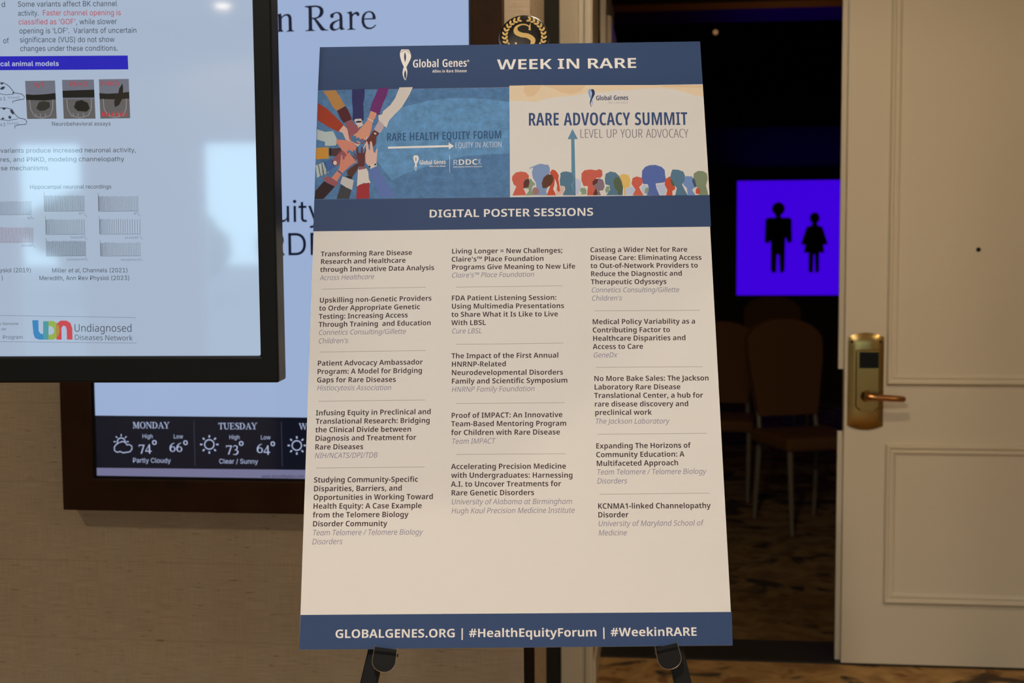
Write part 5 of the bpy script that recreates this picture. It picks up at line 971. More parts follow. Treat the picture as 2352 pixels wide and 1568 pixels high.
FONTS = {}
for _k, _d in FONT_DATA.items():
    FONTS[_k] = {chr(g): (a * 0.003, [[((c[i] >> 1) * 0.003, c[i + 1] * 0.003, c[i] & 1) for i in range(0, len(c), 2)] for c in cons]) for g, (a, cons) in _d.items()}
def pairs(q):
    return [(q[i] / 10, q[i + 1] / 10) for i in range(0, len(q), 2)]
def flatten(c, seg=3):
    """TrueType quadratic contour -> points"""
    pts = []
    n = len(c)
    full = []
    for i in range(n):
        a, b = c[i], c[(i + 1) % n]
        full.append(a)
        if not a[2] and not b[2]: full.append(((a[0] + b[0]) / 2, (a[1] + b[1]) / 2, 1))
    k = next(i for i, q in enumerate(full) if q[2])
    full = full[k:] + full[:k]; full.append(full[0])
    i = 0
    while i < len(full) - 1:
        a, b = full[i], full[i + 1]
        if b[2]:
            pts.append(a[:2]); i += 1
        else:
            d = full[i + 2]
            for s_ in range(seg):
                t = s_ / seg
                pts.append(((1 - t) ** 2 * a[0] + 2 * t * (1 - t) * b[0] + t * t * d[0], (1 - t) ** 2 * a[1] + 2 * t * (1 - t) * b[1] + t * t * d[1]))
            i += 2
    return pts
def area(p):
    return sum(p[i][0] * p[(i + 1) % len(p)][1] - p[(i + 1) % len(p)][0] * p[i][1] for i in range(len(p))) / 2
def inside(q, p):
    r = False
    for i in range(len(p)):
        (x0, y0), (x1, y1) = p[i], p[(i + 1) % len(p)]
        if (y0 > q[1]) != (y1 > q[1]) and q[0] < (x1 - x0) * (q[1] - y0) / (y1 - y0) + x0: r = not r
    return r
def fill(loops):
    return [tuple(t) for t in tessellate_polygon([[Vector((x, y, 0)) for x, y in l] for l in loops])], [p for l in loops for p in l]
GCACHE = {}
def glyph(font, ch, it):
    key = (font, ch, it)
    if key in GCACHE: return GCACHE[key]
    src = ch
    one_storey = it and font == 'R' and ch == 'a'
    if one_storey: src = 'd'
    adv, cons = FONTS[font][src]
    loops = []
    for c in cons:
        if one_storey: c = [(x, min(y, 0.545), on) for x, y, on in c]
        f = flatten(c)
        g = [f[i] for i in range(len(f)) if math.dist(f[i], f[i - 1]) > 1e-5]
        if len(g) >= 3: loops.append(g)
    outer = [l for l in loops if area(l) < 0]; inner = [l for l in loops if area(l) >= 0]
    out = []
    for o in outer:
        hs = [h for h in inner if inside(h[0], o)]
        out.append(fill([o] + hs))
    GCACHE[key] = (adv, out)
    return GCACHE[key]

def rect(x0, y0, x1, y1): return [(x0, y0), (x1, y0), (x1, y1), (x0, y1)]
def ell(cx, cy, rx, ry, a0=0, a1=360, n=24):
    return [(cx + rx * math.cos(math.radians(a0 + (a1 - a0) * i / n)), cy + ry * math.sin(math.radians(a0 + (a1 - a0) * i / n))) for i in range(n + (0 if abs(a1 - a0) == 360 else 1))]
def ribbon(pts, ws):
    """polyline with a width at each point -> outline"""
    if not isinstance(ws, (list, tuple)): ws = [ws] * len(pts)
    L_, R_ = [], []
    for i, p in enumerate(pts):
        a, b = pts[max(i - 1, 0)], pts[min(i + 1, len(pts) - 1)]
        d = Vector((b[0] - a[0], b[1] - a[1]))
        d = d.normalized() if d.length > 1e-9 else Vector((1, 0))
        k = ws[i] / 2
        L_.append((p[0] - d.y * k, p[1] + d.x * k)); R_.append((p[0] + d.y * k, p[1] - d.x * k))
    return L_ + R_[::-1]
def smooth_line(pts, n=6):
    out = []
    for i in range(len(pts) - 1):
        p0, p1, p2, p3 = pts[max(i - 1, 0)], pts[i], pts[i + 1], pts[min(i + 2, len(pts) - 1)]
        for k in range(n):
            t = k / n
            out.append(tuple(0.5 * (2 * p1[j] + (p2[j] - p0[j]) * t + (2 * p0[j] - 5 * p1[j] + 4 * p2[j] - p3[j]) * t * t + (3 * p1[j] - p0[j] - 3 * p2[j] + p3[j]) * t ** 3) for j in range(2)))
    out.append(tuple(pts[-1])); return out
def swell(pts, ws, n=6):
    """smooth ribbon whose width runs through ws"""
    q = smooth_line([(p[0], p[1]) for p in pts], n)
    w = smooth_line([(a, 0) for a in ws], n)
    return ribbon(q, [a[0] for a in w])
_S = [swell([(.60, .80), (.50, .95), (.33, .97), (.14, .82), (.24, .62), (.48, .45), (.63, .24), (.48, .04), (.28, .02), (.10, .20)], [.03, .06, .08, .14, .17, .18, .15, .09, .06, .03])]
SERIF = {   # built-up roman letters, cap height 1: advance, list of (outline, holes)
 'M': (1.18, [(rect(.13, 0, .20, 1), []), (rect(.84, 0, 1.0, 1), []), ([(.13, 1), (.31, 1), (.62, .18), (.53, .02)], []), ([(.53, .02), (.61, .10), (.92, 1), (.84, 1)], []), (rect(0, 0, .34, .06), []), (rect(.72, 0, 1.13, .06), []), (rect(0, .94, .3, 1), []), (rect(.84, .94, 1.13, 1), [])]),
 'O': (1.0, [(ell(.48, .5, .46, .52), [ell(.48, .5, .29, .46)])]),
 'N': (1.02, [(rect(.13, 0, .20, 1), []), (rect(.79, .0, .86, 1), []), ([(.10, 1), (.30, 1), (.86, .16), (.86, -.02), (.80, -.02)], []), (rect(0, 0, .34, .06), []), (rect(0, .94, .28, 1), []), (rect(.66, .94, 1.0, 1), [])]),
 'D': (1.0, [([(.13, 0)] + [(.42, 0)] + ell(.42, .5, .48, .5, -88, 88, 16) + [(.42, 1), (.13, 1)], [[(.29, .06), (.29, .94), (.40, .94)] + ell(.40, .5, .32, .44, 88, -88, 16) + [(.40, .06)]]), (rect(0, 0, .2, .06), []), (rect(0, .94, .2, 1), [])]),
 'A': (.98, [([(.10, .02), (.16, .02), (.46, .84), (.44, 1)], []), ([(.42, 1), (.52, 1), (.90, .02), (.72, .02)], []), (rect(.22, .32, .70, .38), []), (rect(-.02, 0, .30, .06), []), (rect(.60, 0, 1.0, .06), [])]),
 'Y': (.92, [([(.03, 1), (.21, 1), (.54, .42), (.38, .42)], []), ([(.76, 1), (.84, 1), (.53, .44), (.46, .44)], []), (rect(.38, 0, .54, .45), []), (rect(-.05, .94, .33, 1), []), (rect(.63, .94, .97, 1), []), (rect(.25, 0, .68, .06), [])]),
 'T': (.88, [(rect(.36, 0, .52, 1), []), (rect(.02, .93, .86, 1), []), ([(.02, .72), (.07, .72), (.12, .94), (.02, .94)], []), ([(.81, .72), (.86, .72), (.86, .94), (.76, .94)], []), (rect(.24, 0, .64, .06), [])]),
 'U': (1.0, [(swell([(.20, 1), (.20, .5), (.24, .16), (.46, .02), (.70, .12), (.78, .45), (.78, 1)], [.16, .16, .16, .09, .07, .07, .07]), []), (rect(0, .94, .38, 1), []), (rect(.62, .94, .96, 1), [])]),
 'E': (.86, [(rect(.12, 0, .28, 1), []), (rect(.0, .94, .76, 1), []), (rect(0, 0, .8, .06), []), (rect(.28, .48, .58, .54), []), (rect(.71, .74, .76, .94), []), (rect(.75, .06, .80, .28), []), (rect(.55, .38, .60, .64), [])]),
 'S': (.74, [(_S[0], []), ([(.57, .70), (.62, .70), (.62, 1), (.58, .92)], []), ([(.08, .30), (.13, .30), (.12, .08), (.08, 0)], [])]),
 'W': (1.36, [([(.03, 1), (.20, 1), (.46, .12), (.38, 0)], []), ([(.38, 0), (.45, .06), (.72, 1), (.64, 1)], []), ([(.58, 1), (.74, 1), (1.0, .12), (.92, 0)], []), ([(.92, 0), (.99, .06), (1.26, 1), (1.18, 1)], []), (rect(-.04, .94, .34, 1), []), (rect(.48, .94, .84, 1), []), (rect(1.06, .94, 1.40, 1), [])]),
 '7': (.72, [(ribbon([(.05, .74), (.68, .74)], .10), []), ([(.58, .78), (.69, .76), (.36, -.22), (.22, -.22)], []), (rect(.04, .55, .09, .79), [])]),
 '4': (.76, [(ribbon([(.52, .80), (.06, .08)], .07), []), (ribbon([(.03, .06), (.74, .06)], .10), []), (rect(.44, -.22, .58, .84), [])]),
 '6': (.76, [(swell([(.62, 1.0), (.36, .88), (.16, .62), (.12, .32)], [.05, .09, .13, .15]), []), (ell(.38, .30, .33, .32), [ell(.39, .30, .19, .24)])]),
 '3': (.68, [(swell([(.08, .62), (.28, .80), (.52, .66), (.46, .40), (.24, .28)], [.05, .08, .13, .10, .05]), []), (swell([(.24, .30), (.50, .26), (.58, .02), (.40, -.20), (.06, -.20)], [.05, .10, .15, .12, .05]), [])]),
}

class Print:
    """ink lying on a flat sheet: collects filled outlines by part and colour, one mesh per part"""
    def __init__(s, mats, dz):
        s.mats, s.dz, s.parts = mats, dz, {}
    def tri(s, part, col, layer, pts, tris, extra=0.0):
        mb = s.parts.setdefault(part, MB())
        z = s.dz * layer + extra
        mb.add([(x / 1000, -y / 1000, z) for x, y in pts], tris, s.mats[col])
    def stroke(s, part, col, layer, pts, w):
        out = ribbon(pts, w); n = len(pts)
        s.tri(part, col, layer, out, [(i, i + 1, 2 * n - 2 - i, 2 * n - 1 - i) for i in range(n - 1)])
    def run(s, ops):
        for o in ops:
            kind, part, col, layer = o[:4]
            if kind == 'p':
                t, pts = fill([pairs(o[4])] + [pairs(h) for h in (o[5] if len(o) > 5 else ())]); s.tri(part, col, layer, pts, t)
            elif kind == 'l':
                s.stroke(part, col, layer, pairs(o[4]), o[5])
            elif kind == 'z':      # a spike train: n upright strokes on a base line, crowding to the left
                (a, b, c, d), n, dense = pairs(o[4]), o[5], o[6]
                dl = Vector((d[0] - a[0], d[1] - a[1])); hgt = dl.length
                s.stroke(part, col, layer, [(a[0], a[1] - hgt * 0.2), (d[0] + 0.4, d[1] + 0.5), c, (c[0] + 1.5, c[1] + hgt * 0.28), (c[0] + 4, c[1] + hgt * 0.33)], 0.4)
                for k in range(n):
                    f = (k / (n - 1)) ** dense
                    top = (a[0] + (b[0] - a[0]) * f, a[1] + (b[1] - a[1]) * f + 1.2 * random.random())
                    bot = (d[0] + (c[0] - d[0]) * f + 0.4, d[1] + (c[1] - d[1]) * f)
                    s.stroke(part, col, layer, [top, bot], 0.45)
            elif kind == 't':
                font, txt, ab, em, it = o[4:]
                a, b = pairs(ab)
                nat = sum(glyph(font, c, it)[0] for c in txt)
                dx, dy = b[0] - a[0], b[1] - a[1]
                ln = math.hypot(dx, dy); ux, uy = dx / ln, dy / ln
                lead = 0.04 * em
                kx = (ln + lead * 1.6) / nat
                x = -lead
                for c in txt:
                    adv, shapes = glyph(font, c, it)
                    for j, (t, pts) in enumerate(shapes):
                        q = []
                        for gx, gy in pts:
                            px = x + (gx + (0.2 * gy if it else 0)) * kx; py = gy * em
                            q.append((a[0] + ux * px + uy * py, a[1] + uy * px - ux * py))
                        s.tri(part, col, layer, q, t, s.dz * 0.1 * j)
                    x += adv * kx
            elif kind == 's':
                txt, ab, cap = o[4:]
                a, b = pairs(ab)
                nat = sum(SERIF[c][0] for c in txt)
                dx, dy = b[0] - a[0], b[1] - a[1]
                ln = math.hypot(dx, dy); ux, uy = dx / ln, dy / ln
                kx = ln / nat; x = 0
                for c in txt:
                    adv, shapes = SERIF[c]
                    for j, (out, holes) in enumerate(shapes):
                        t, pts = fill([out] + list(holes))
                        q = [(a[0] + ux * (x + gx * kx) + uy * gy * cap, a[1] + uy * (x + gx * kx) - ux * gy * cap) for gx, gy in pts]
                        s.tri(part, col, layer, q, t, s.dz * 0.1 * j)
                    x += adv * kx
    def build(s, part, parent, name=None):
        return s.parts[part].build(name or part, parent, fix=False)

def frame(O, U, V, N):
    """local x along U, y against V, z along N, origin O"""
    return Matrix(((U[0], -V[0], N[0], O[0]), (U[1], -V[1], N[1], O[1]), (U[2], -V[2], N[2], O[2]), (0, 0, 0, 1)))

# ================================================================== THE SETTING
DY = 4.515          # front of the closed door leaf
# floor, ceiling
struct(MB().box((-6.2, -6.2, -0.1), (3.4, DY + 0.02, 0), M_carpet).build('floor'))
struct(MB().box((-5.2, DY + 0.02, -0.1), (5.2, 12.4, 0), M_carpet_shaded).build('floor_ballroom'))
struct(MB().box((-6.2, -6.2, CEIL), (3.4, 4.66, CEIL + 0.1), M_ceiling).build('ceiling'))
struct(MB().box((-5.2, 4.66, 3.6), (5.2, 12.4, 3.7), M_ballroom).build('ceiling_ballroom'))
# foyer walls
struct(MB().box((-6.2, 3.0, 0), (-0.30, 3.36, CEIL), M_paper_wall).build('wall_front'))
struct(MB().box((1.66, 3.0, 0), (3.4, 4.66, CEIL), M_paper_wall).build('wall_front_right'))
struct(MB().box((-6.2, -6.2, 0), (-6.0, 3.0, CEIL), M_plaster).build('wall_left'))
struct(MB().box((3.2, -6.2, 0), (3.4, 3.0, CEIL), M_plaster).build('wall_right'))
# dark recess between the papered wall and the door pilaster
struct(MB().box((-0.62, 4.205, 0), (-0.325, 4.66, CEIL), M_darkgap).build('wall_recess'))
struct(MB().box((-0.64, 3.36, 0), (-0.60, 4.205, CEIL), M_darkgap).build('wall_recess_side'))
# pilaster / jamb left of the doorway and its casing
struct(MB().box((-0.324, 4.212, 0), (-0.222, 4.62, CEIL), M_paper_wall2).build('wall_jamb'))
c = MB()
prof = [(-0.326, 4.212), (-0.326, 4.196), (-0.268, 4.196), (-0.264, 4.206), (-0.250, 4.206), (-0.246, 4.192), (-0.230, 4.190), (-0.221, 4.196), (-0.221, 4.212)]
c.prism(prof, 0.0, CEIL, M_casing)
struct(c.build('trim_1', bevel=0.002))
struct(MB().box((-0.2215, 4.215, 0), (-0.213, 4.62, 0.09), M_casing).build('baseboard_jamb'))
# header over the doorway, jamb at the hinge side, threshold
struct(MB().box((-0.222, 4.50, 2.47), (1.66, 4.66, CEIL), M_paint).build('wall_header'))
struct(MB().box((1.53, 4.50, 0), (1.66, 4.66, 2.47), M_paint).build('trim_2'))
struct(MB().box((-0.222, DY + 0.014, 0), (1.53, 4.77, 0.006), M_threshold).build('threshold_strip'), 'dark metal threshold strip across the doorway')
# ballroom shell
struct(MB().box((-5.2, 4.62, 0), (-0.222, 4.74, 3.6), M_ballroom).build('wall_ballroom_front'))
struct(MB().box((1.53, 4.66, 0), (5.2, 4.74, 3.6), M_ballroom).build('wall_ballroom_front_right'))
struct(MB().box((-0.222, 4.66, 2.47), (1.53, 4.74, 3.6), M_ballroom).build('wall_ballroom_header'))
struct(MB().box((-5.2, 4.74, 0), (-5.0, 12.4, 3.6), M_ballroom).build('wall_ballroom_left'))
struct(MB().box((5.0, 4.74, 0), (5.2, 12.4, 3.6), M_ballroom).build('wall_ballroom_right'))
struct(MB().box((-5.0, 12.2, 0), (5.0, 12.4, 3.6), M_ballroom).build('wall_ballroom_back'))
struct(MB().box((-5.0, 9.0, 3.065), (5.0, 9.5, 3.6), M_ballroom).build('beam_ballroom'))
struct(MB().box((-5.0, 8.975, 3.02), (5.0, 9.5, 3.065), M_soffit).build('trim_3'))
cn = MB(); cn.prism([(12.19, 2.12), (12.19, 2.62), (11.3, 2.62), (11.3, 2.44)], -1.2, 3.4, M_ballroom, Matrix(((0, 0, 1, 0), (1, 0, 0, 0), (0, 1, 0, 0), (0, 0, 0, 1))))
struct(cn.build('added_glow_slope'))  # added sloped panel, shaped to catch the violet screen's glow

# wall behind the camera with its row of tall windows
WX = [(-5.06, -4.53), (-3.71, -3.19), (-2.36, -1.80), (-0.98, -0.45), (0.40, 0.93), (1.78, 2.31)]
WZ0, WZ1 = 0.12, 2.06
edges = [-6.0] + [e for w in WX for e in w] + [3.2]
for i in range(0, len(edges), 2):
    struct(MB().box((edges[i], -6.2, 0), (edges[i + 1], -6.0, CEIL), M_plaster).build('wall_back'))
for i, (a, b) in enumerate(WX):
    struct(MB().box((a, -6.2, 0), (b, -6.0, WZ0), M_plaster).build('wall_back_sill'))
    struct(MB().box((a, -6.2, WZ1), (b, -6.0, CEIL), M_plaster).build('wall_back_head'))
    w = bpy.data.objects.new('window_%d' % (i + 1), None); COL.objects.link(w); w.location = ((a + b) / 2, -6.1, WZ0); w['kind'] = 'structure'
    hw, hh = (b - a) / 2, WZ1 - WZ0
    fr = MB()
    for q in (((-hw, -.03, 0), (-hw + .035, .03, hh)), ((hw - .035, -.03, 0), (hw, .03, hh)), ((-hw, -.03, 0), (hw, .03, .035)), ((-hw, -.03, hh - .035), (hw, .03, hh))):
        fr.box(*q, M_white)
    fr.build('window_frame', w)
    MB().box((-hw + .03, -.004, .03), (hw - .03, .004, hh - .03), M_glass).build('window_pane', w)
    pl = bpy.data.lights.new('window_portal', 'AREA'); pl.shape = 'RECTANGLE'; pl.size, pl.size_y = b - a, WZ1 - WZ0
    pl.cycles.is_portal = True
    po = bpy.data.objects.new('window_portal', pl); COL.objects.link(po)
    po.location = ((a + b) / 2, -6.12, (WZ0 + WZ1) / 2); po.rotation_euler = (math.radians(90), 0, 0)
# terrace and trees beyond the windows
struct(MB().box((-30, -40, -0.4), (30, -6.2, -0.1), M_terrace).build('ground_terrace'))
random.seed(11)
def tree(x, y, h, r):
    t = thing('garden_tree', 'leafy green tree on the terrace outside the windows', 'tree', Matrix.Translation((x, y, -0.1)), 'trees outside the windows')
    MB().tube([(0, 0, 0), (0.05, 0, h * 0.4), (0, 0.03, h * 0.7)], [0.12, 0.09, 0.04], M_bark, 10).build('trunk', t, smooth=True)
    bm = bmesh.new()
    for _ in range(16):
        a, rr = random.uniform(0, 6.28), r * random.random() ** 0.5 * 0.8
        M = Matrix.Translation((rr * math.cos(a), rr * math.sin(a), h * random.uniform(0.5, 1.0))) @ Matrix.Scale(r * random.uniform(0.3, 0.5), 4)
        bmesh.ops.create_icosphere(bm, subdivisions=2, radius=1.0, matrix=M)
    for v in bm.verts: v.co += Vector((random.uniform(-1, 1), random.uniform(-1, 1), random.uniform(-1, 1))) * r * 0.07
    me = bpy.data.meshes.new('crown'); bm.to_mesh(me); bm.free(); me.materials.append(M_leaf)
    o = bpy.data.objects.new('crown', me); COL.objects.link(o); o.parent = t
for tx_, ty_, th_, tr_ in ((-14.5, -24, 1.6, 1.3), (-11.2, -21, 1.5, 1.3), (-8.9, -24.5, 1.7, 1.2), (-6.3, -21.5, 1.35, 1.2), (-4.0, -25, 1.75, 1.2), (-0.5, -22, 1.5, 1.3), (4, -23, 1.6, 1.3)):
    tree(tx_, ty_, th_, tr_)

# ------------------------------------------------------------------ doors
def moulding_ring(mb, x0, z0, x1, z1, y, w, m):
    """raised panel moulding: a closed ring of constant profile, mitred corners, standing off the face at y towards -y"""
    prof = [(0, 0), (0.002, 0.010), (0.007, 0.015), (0.013, 0.014), (0.017, 0.008), (0.021, 0.007), (0.026, 0.011), (0.031, 0.009), (w, 0)]
    loops = []
    for d, hgt in prof:
        loops.append([(x0 + d, y - hgt, z0 + d), (x1 - d, y - hgt, z0 + d), (x1 - d, y - hgt, z1 - d), (x0 + d, y - hgt, z1 - d)])
    vs = [p for l in loops for p in l]
    fs = [(4 * i + k, 4 * i + (k + 1) % 4, 4 * i + 4 + (k + 1) % 4, 4 * i + 4 + k) for i in range(len(prof) - 1) for k in range(4)]
    mb.add(vs, fs, m)
def door_leaf(name, w):
    """leaf in local coordinates: latch edge at x=0, hinge at x=w, face at y=0 (towards -y), z from 0"""
    r = bpy.data.objects.new(name, None); COL.objects.link(r); r['kind'] = 'structure'
    MB().box((0, 0, 0), (w, 0.045, 2.43), M_paint).build('leaf', r, bevel=0.002)
    for z0, z1 in ((0.213, 0.764), (0.964, 2.30)):
        mb = MB(); moulding_ring(mb, 0.137, z0, w - 0.137, z1, 0, 0.037, M_paint)
        mb.build('panel_moulding', r, smooth=True)
    return r
d2 = door_leaf('door_2', 0.905)
d2.location = (0.617, DY, 0.010)
d2['label'] = 'closed cream door leaf with raised panel mouldings and a brass lock'
ast = MB()
for z0, z1 in ((0.0, 0.80), (1.015, 2.43)): ast.box((-0.016, 0.036, z0), (0.012, 0.056, z1), M_paint)
ast.build('astragal', d2)
pe = MB(); pe.lathe([(0.0, 0.004), (0.0055, 0.004), (0.0075, 0.002), (0.0075, -0.01)], M_blackmetal, 20, Matrix(((1, 0, 0, 0.431), (0, 0, -1, 0), (0, 1, 0, 1.42), (0, 0, 0, 1))))
pe.build('peephole', d2, smooth=True)
# lock escutcheon: a convex brass plate with bowed ends
def convex_plate(x0, x1, z0, z1, bow, depth, thick, m, nx=14, nz=24):
    vs, fs = [], []
    for j in range(nz + 1):
        for i in range(nx + 1):
            u = i / nx; t = j / nz
            e = bow * (1 - (2 * u - 1) ** 2)
            z = (z0 - e) + t * ((z1 + e) - (z0 - e))
            crown = depth * (1 - abs(2 * u - 1) ** 3) * (1 - abs(2 * t - 1) ** 12)
            vs.append((x0 + u * (x1 - x0), -thick - crown, z))
    n = nx + 1
    for j in range(nz):
        for i in range(nx): fs.append((j * n + i, j * n + i + 1, (j + 1) * n + i + 1, (j + 1) * n + i))
    rim = [i for i in range(n)] + [j * n + nx for j in range(1, nz + 1)] + [nz * n + i for i in range(nx - 1, -1, -1)] + [j * n for j in range(nz - 1, 0, -1)]
    o = len(vs); vs += [(vs[i][0], 0.0, vs[i][2]) for i in rim]
    k = len(rim)
    for a in range(k): fs.append((rim[a], o + a, o + (a + 1) % k, rim[(a + 1) % k]))
    return MB().add(vs, fs, m)
lp = convex_plate(0.010, 0.128, 0.826, 1.128, 0.014, 0.008, 0.006, M_brass_dark).build('lock_plate', d2, smooth=True)
lp['label'] = 'tall brass lock plate with bowed ends'
hs = MB()
out = [(0.034, 0.892), (0.048, 0.878), (0.098, 0.878), (0.112, 0.892), (0.112, 1.085), (0.034, 1.085)]
hs.prism(out, 0.012, 0.030, M_brass_dark, Matrix(((1, 0, 0, 0), (0, 0, -1, 0), (0, 1, 0, 0), (0, 0, 0, 1))))
ho = hs.build('lock_housing', d2, bevel=0.004)
MB().box((0.044, -0.0325, 1.024), (0.107, -0.028, 1.078), M_blackplastic).build('card_reader', ho)
lev = MB()
lev.lathe([(0.020, 0.0), (0.020, 0.008), (0.013, 0.014), (0.010, 0.034), (0.011, 0.040)], M_brass, 24, Matrix(((1, 0, 0, 0.068), (0, 0, -1, -0.028), (0, 1, 0, 0.930), (0, 0, 0, 1))))
lev.tube([(0.062, -0.066, 0.931), (0.074, -0.070, 0.931), (0.105, -0.071, 0.929), (0.150, -0.069, 0.926), (0.184, -0.066, 0.924), (0.190, -0.065, 0.9235)], [0.009, 0.0125, 0.0115, 0.0105, 0.0098, 0.006], M_copper, 16)
lo = lev.build('door_handle', d2, smooth=True); lo['label'] = 'brass lever handle'
for sx in (0.022, 0.116):
    s_ = MB(); s_.lathe([(0.0045, 0.0), (0.0045, 0.003), (0.002, 0.0045)], M_blackmetal, 12, Matrix(((1, 0, 0, sx), (0, 0, -1, -0.0085), (0, 1, 0, 1.112), (0, 0, 0, 1))))
    s_.build('screw', lp)
d1 = door_leaf('door_1', 0.83)
d1['label'] = 'cream door leaf swung open into the dark ballroom'
# leaf local +x runs from the latch edge to the hinge; open at a right angle the hinge is at the jamb
d1.matrix_world = Matrix(((0, -1, 0, -0.206), (-1, 0, 0, 5.67), (0, 0, 1, 0.010), (0, 0, 0, 1)))

# ------------------------------------------------------------------ ballroom: lit panel, lamp, chairs
M_violet = mat('violet_screen', (0, 0, 0), 0.5, 0.1, emit=rgb(62, 0, 218), strength=1.0)
N_, L_, b_ = nodes(M_violet)
M_sil = mat('black_silhouette', (0.004, 0.002, 0.004), 0.8, 0.1)
pn = thing('lit_panel', 'square violet lit panel with black man and woman figures, on the far ballroom wall', 'sign', Matrix.Translation((1.21, 12.19, 0.99)))
MB().box((-0.545, -0.05, -0.015), (0.545, 0, 1.055), M_blackplastic).build('panel_case', pn)
MB().box((-0.53, -0.052, 0), (0.53, -0.049, 1.04), M_violet).build('screen', pn)
FX = Matrix(((1, 0, 0, 0), (0, 0, 1, 0), (0, 1, 0, 0), (0, 0, 0, 1)))
man = MB()
man.prism(ell(-0.16, 0.785, 0.058, 0.06), -0.054, -0.0525, M_sil, FX)
man.prism([(-0.185, 0.74), (-0.135, 0.74), (-0.135, 0.705), (-0.06, 0.705), (-0.04, 0.69), (-0.035, 0.49), (-0.05, 0.475), (-0.075, 0.475), (-0.088, 0.52), (-0.095, 0.52), (-0.10, 0.22), (-0.115, 0.205), (-0.14, 0.205), (-0.15, 0.37), (-0.17, 0.37), (-0.175, 0.205), (-0.21, 0.205), (-0.222, 0.23), (-0.225, 0.50), (-0.24, 0.475), (-0.27, 0.475), (-0.28, 0.49), (-0.275, 0.69), (-0.255, 0.705), (-0.185, 0.705)], -0.054, -0.0525, M_sil, FX)
man.build('man_figure', pn)
wo = MB()
wo.prism(ell(0.165, 0.70, 0.045, 0.05), -0.054, -0.0525, M_sil, FX)
wo.prism([(0.145, 0.66), (0.185, 0.66), (0.195, 0.63), (0.235, 0.62), (0.285, 0.465), (0.262, 0.455), (0.245, 0.46), (0.255, 0.385), (0.21, 0.385), (0.21, 0.22), (0.20, 0.205), (0.175, 0.205), (0.17, 0.37), (0.16, 0.37), (0.155, 0.205), (0.125, 0.205), (0.115, 0.22), (0.115, 0.385), (0.07, 0.385), (0.085, 0.46), (0.065, 0.455), (0.045, 0.465), (0.095, 0.62), (0.135, 0.63)], -0.054, -0.0525, M_sil, FX)
wo.build('woman_figure', pn)
wl = thing('wall_lamp', 'tiny dim warm lamp high on the far ballroom wall above the violet panel', 'lamp', Matrix.Translation((0.475, 12.19, 3.37)))
MB().lathe([(0.03, 0), (0.03, 0.03), (0.02, 0.04)], M_blackmetal, 20, Matrix(((1, 0, 0, 0), (0, 0, -1, 0), (0, 1, 0, 0), (0, 0, 0, 1)))).build('lamp_base', wl)
MB().lathe([(0.005, 0.04), (0.018, 0.045), (0.022, 0.06), (0.015, 0.075), (0.003, 0.08)], mat('dim_bulb', (0.5, 0.35, 0.2), 0.5, emit=(0.25, 0.13, 0.06), strength=1.0), 20, Matrix(((1, 0, 0, 0), (0, 0, -1, 0), (0, 1, 0, 0), (0, 0, 0, 1)))).build('bulb', wl, smooth=True)

def make_chair(label):
    t = thing('banquet_chair', label, 'chair', None, 'banquet chairs in the dark ballroom')
    # front of the chair towards -y; back at +y
    MB().box((-0.22, -0.21, 0.42), (0.22, 0.21, 0.49), M_chair).build('seat', t, bevel=0.02)
    bk = [(-0.17, 0.55), (0.17, 0.55), (0.215, 0.85)] + [(0.22 * math.cos(math.radians(a)), 0.93 + 0.13 * math.sin(math.radians(a))) for a in range(10, 171, 16)] + [(-0.215, 0.85)]
    mb = MB(); mb.prism(bk, -0.03, 0.03, M_chair, Matrix(((1, 0, 0, 0), (0, 0.12, 1, 0.16), (0, 1, 0, 0), (0, 0, 0, 1))))
    mb.build('backrest', t, bevel=0.015)
    for sx in (-1, 1):
        MB().tube([(sx * 0.19, -0.18, 0.42), (sx * 0.185, -0.20, 0)], [0.016, 0.012], M_chairframe, 10).build('leg', t)
        MB().tube([(sx * 0.16, 0.235, 0.62), (sx * 0.17, 0.20, 0.42), (sx * 0.175, 0.245, 0)], [0.012, 0.016, 0.012], M_chairframe, 10).build('leg', t)
    return t
RZ = lambda a: Matrix.Rotation(math.radians(a), 4, 'Z')
ch = make_chair('brown banquet chair seen from behind in the doorway, nearest below the violet panel')
ch.matrix_world = Matrix.Translation((0.745, 6.8, 0)) @ RZ(22)
dup(ch, Matrix.Translation((0.33, 7.6, 0)) @ RZ(-6) @ Matrix.Scale(0.94, 4), 'brown banquet chair half hidden by the right edge of the poster')
dup(ch, Matrix.Translation((0.86, 9.9, 0)) @ RZ(5), 'farther banquet chair whose rounded back shows just under the violet panel')

# ------------------------------------------------------------------ ceiling downlights
dl = thing('downlight', 'round recessed ceiling downlight with a white trim ring', 'ceiling light', Matrix.Translation((DOWNLIGHTS_AND_FILL[0][0], DOWNLIGHTS_AND_FILL[0][1], CEIL)), 'foyer ceiling downlights')
MB().lathe([(0.058, -0.002), (0.060, -0.008), (0.085, -0.006), (0.088, 0.0)], M_white, 32).build('trim_ring', dl, smooth=True)
MB().lathe([(0.057, -0.001), (0.052, -0.012), (0.034, -0.021), (0.001, -0.025)], M_lampface, 32).build('lens', dl, smooth=True)
for lx, ly, *_r in DOWNLIGHTS_AND_FILL[1:]: dup(dl, Matrix.Translation((lx, ly, CEIL)))

# ================================================================== EASEL AND POSTER
PO = (-0.54683094, 2.07708099, 1.76992691); PU = (0.99452478, 0.10418864, 0.00807427)
PV = (0.04316823, -0.33923459, -0.93971081); PN = (0.09516812, -0.93491423, 0.34187484)
PW, PH = 0.6096, 0.942
F0 = frame(PO, PU, PV, PN)     # origin: top-left corner of the printed face
def on_board(u, v, w=0.0): return F0 @ Vector((u, -v, w))

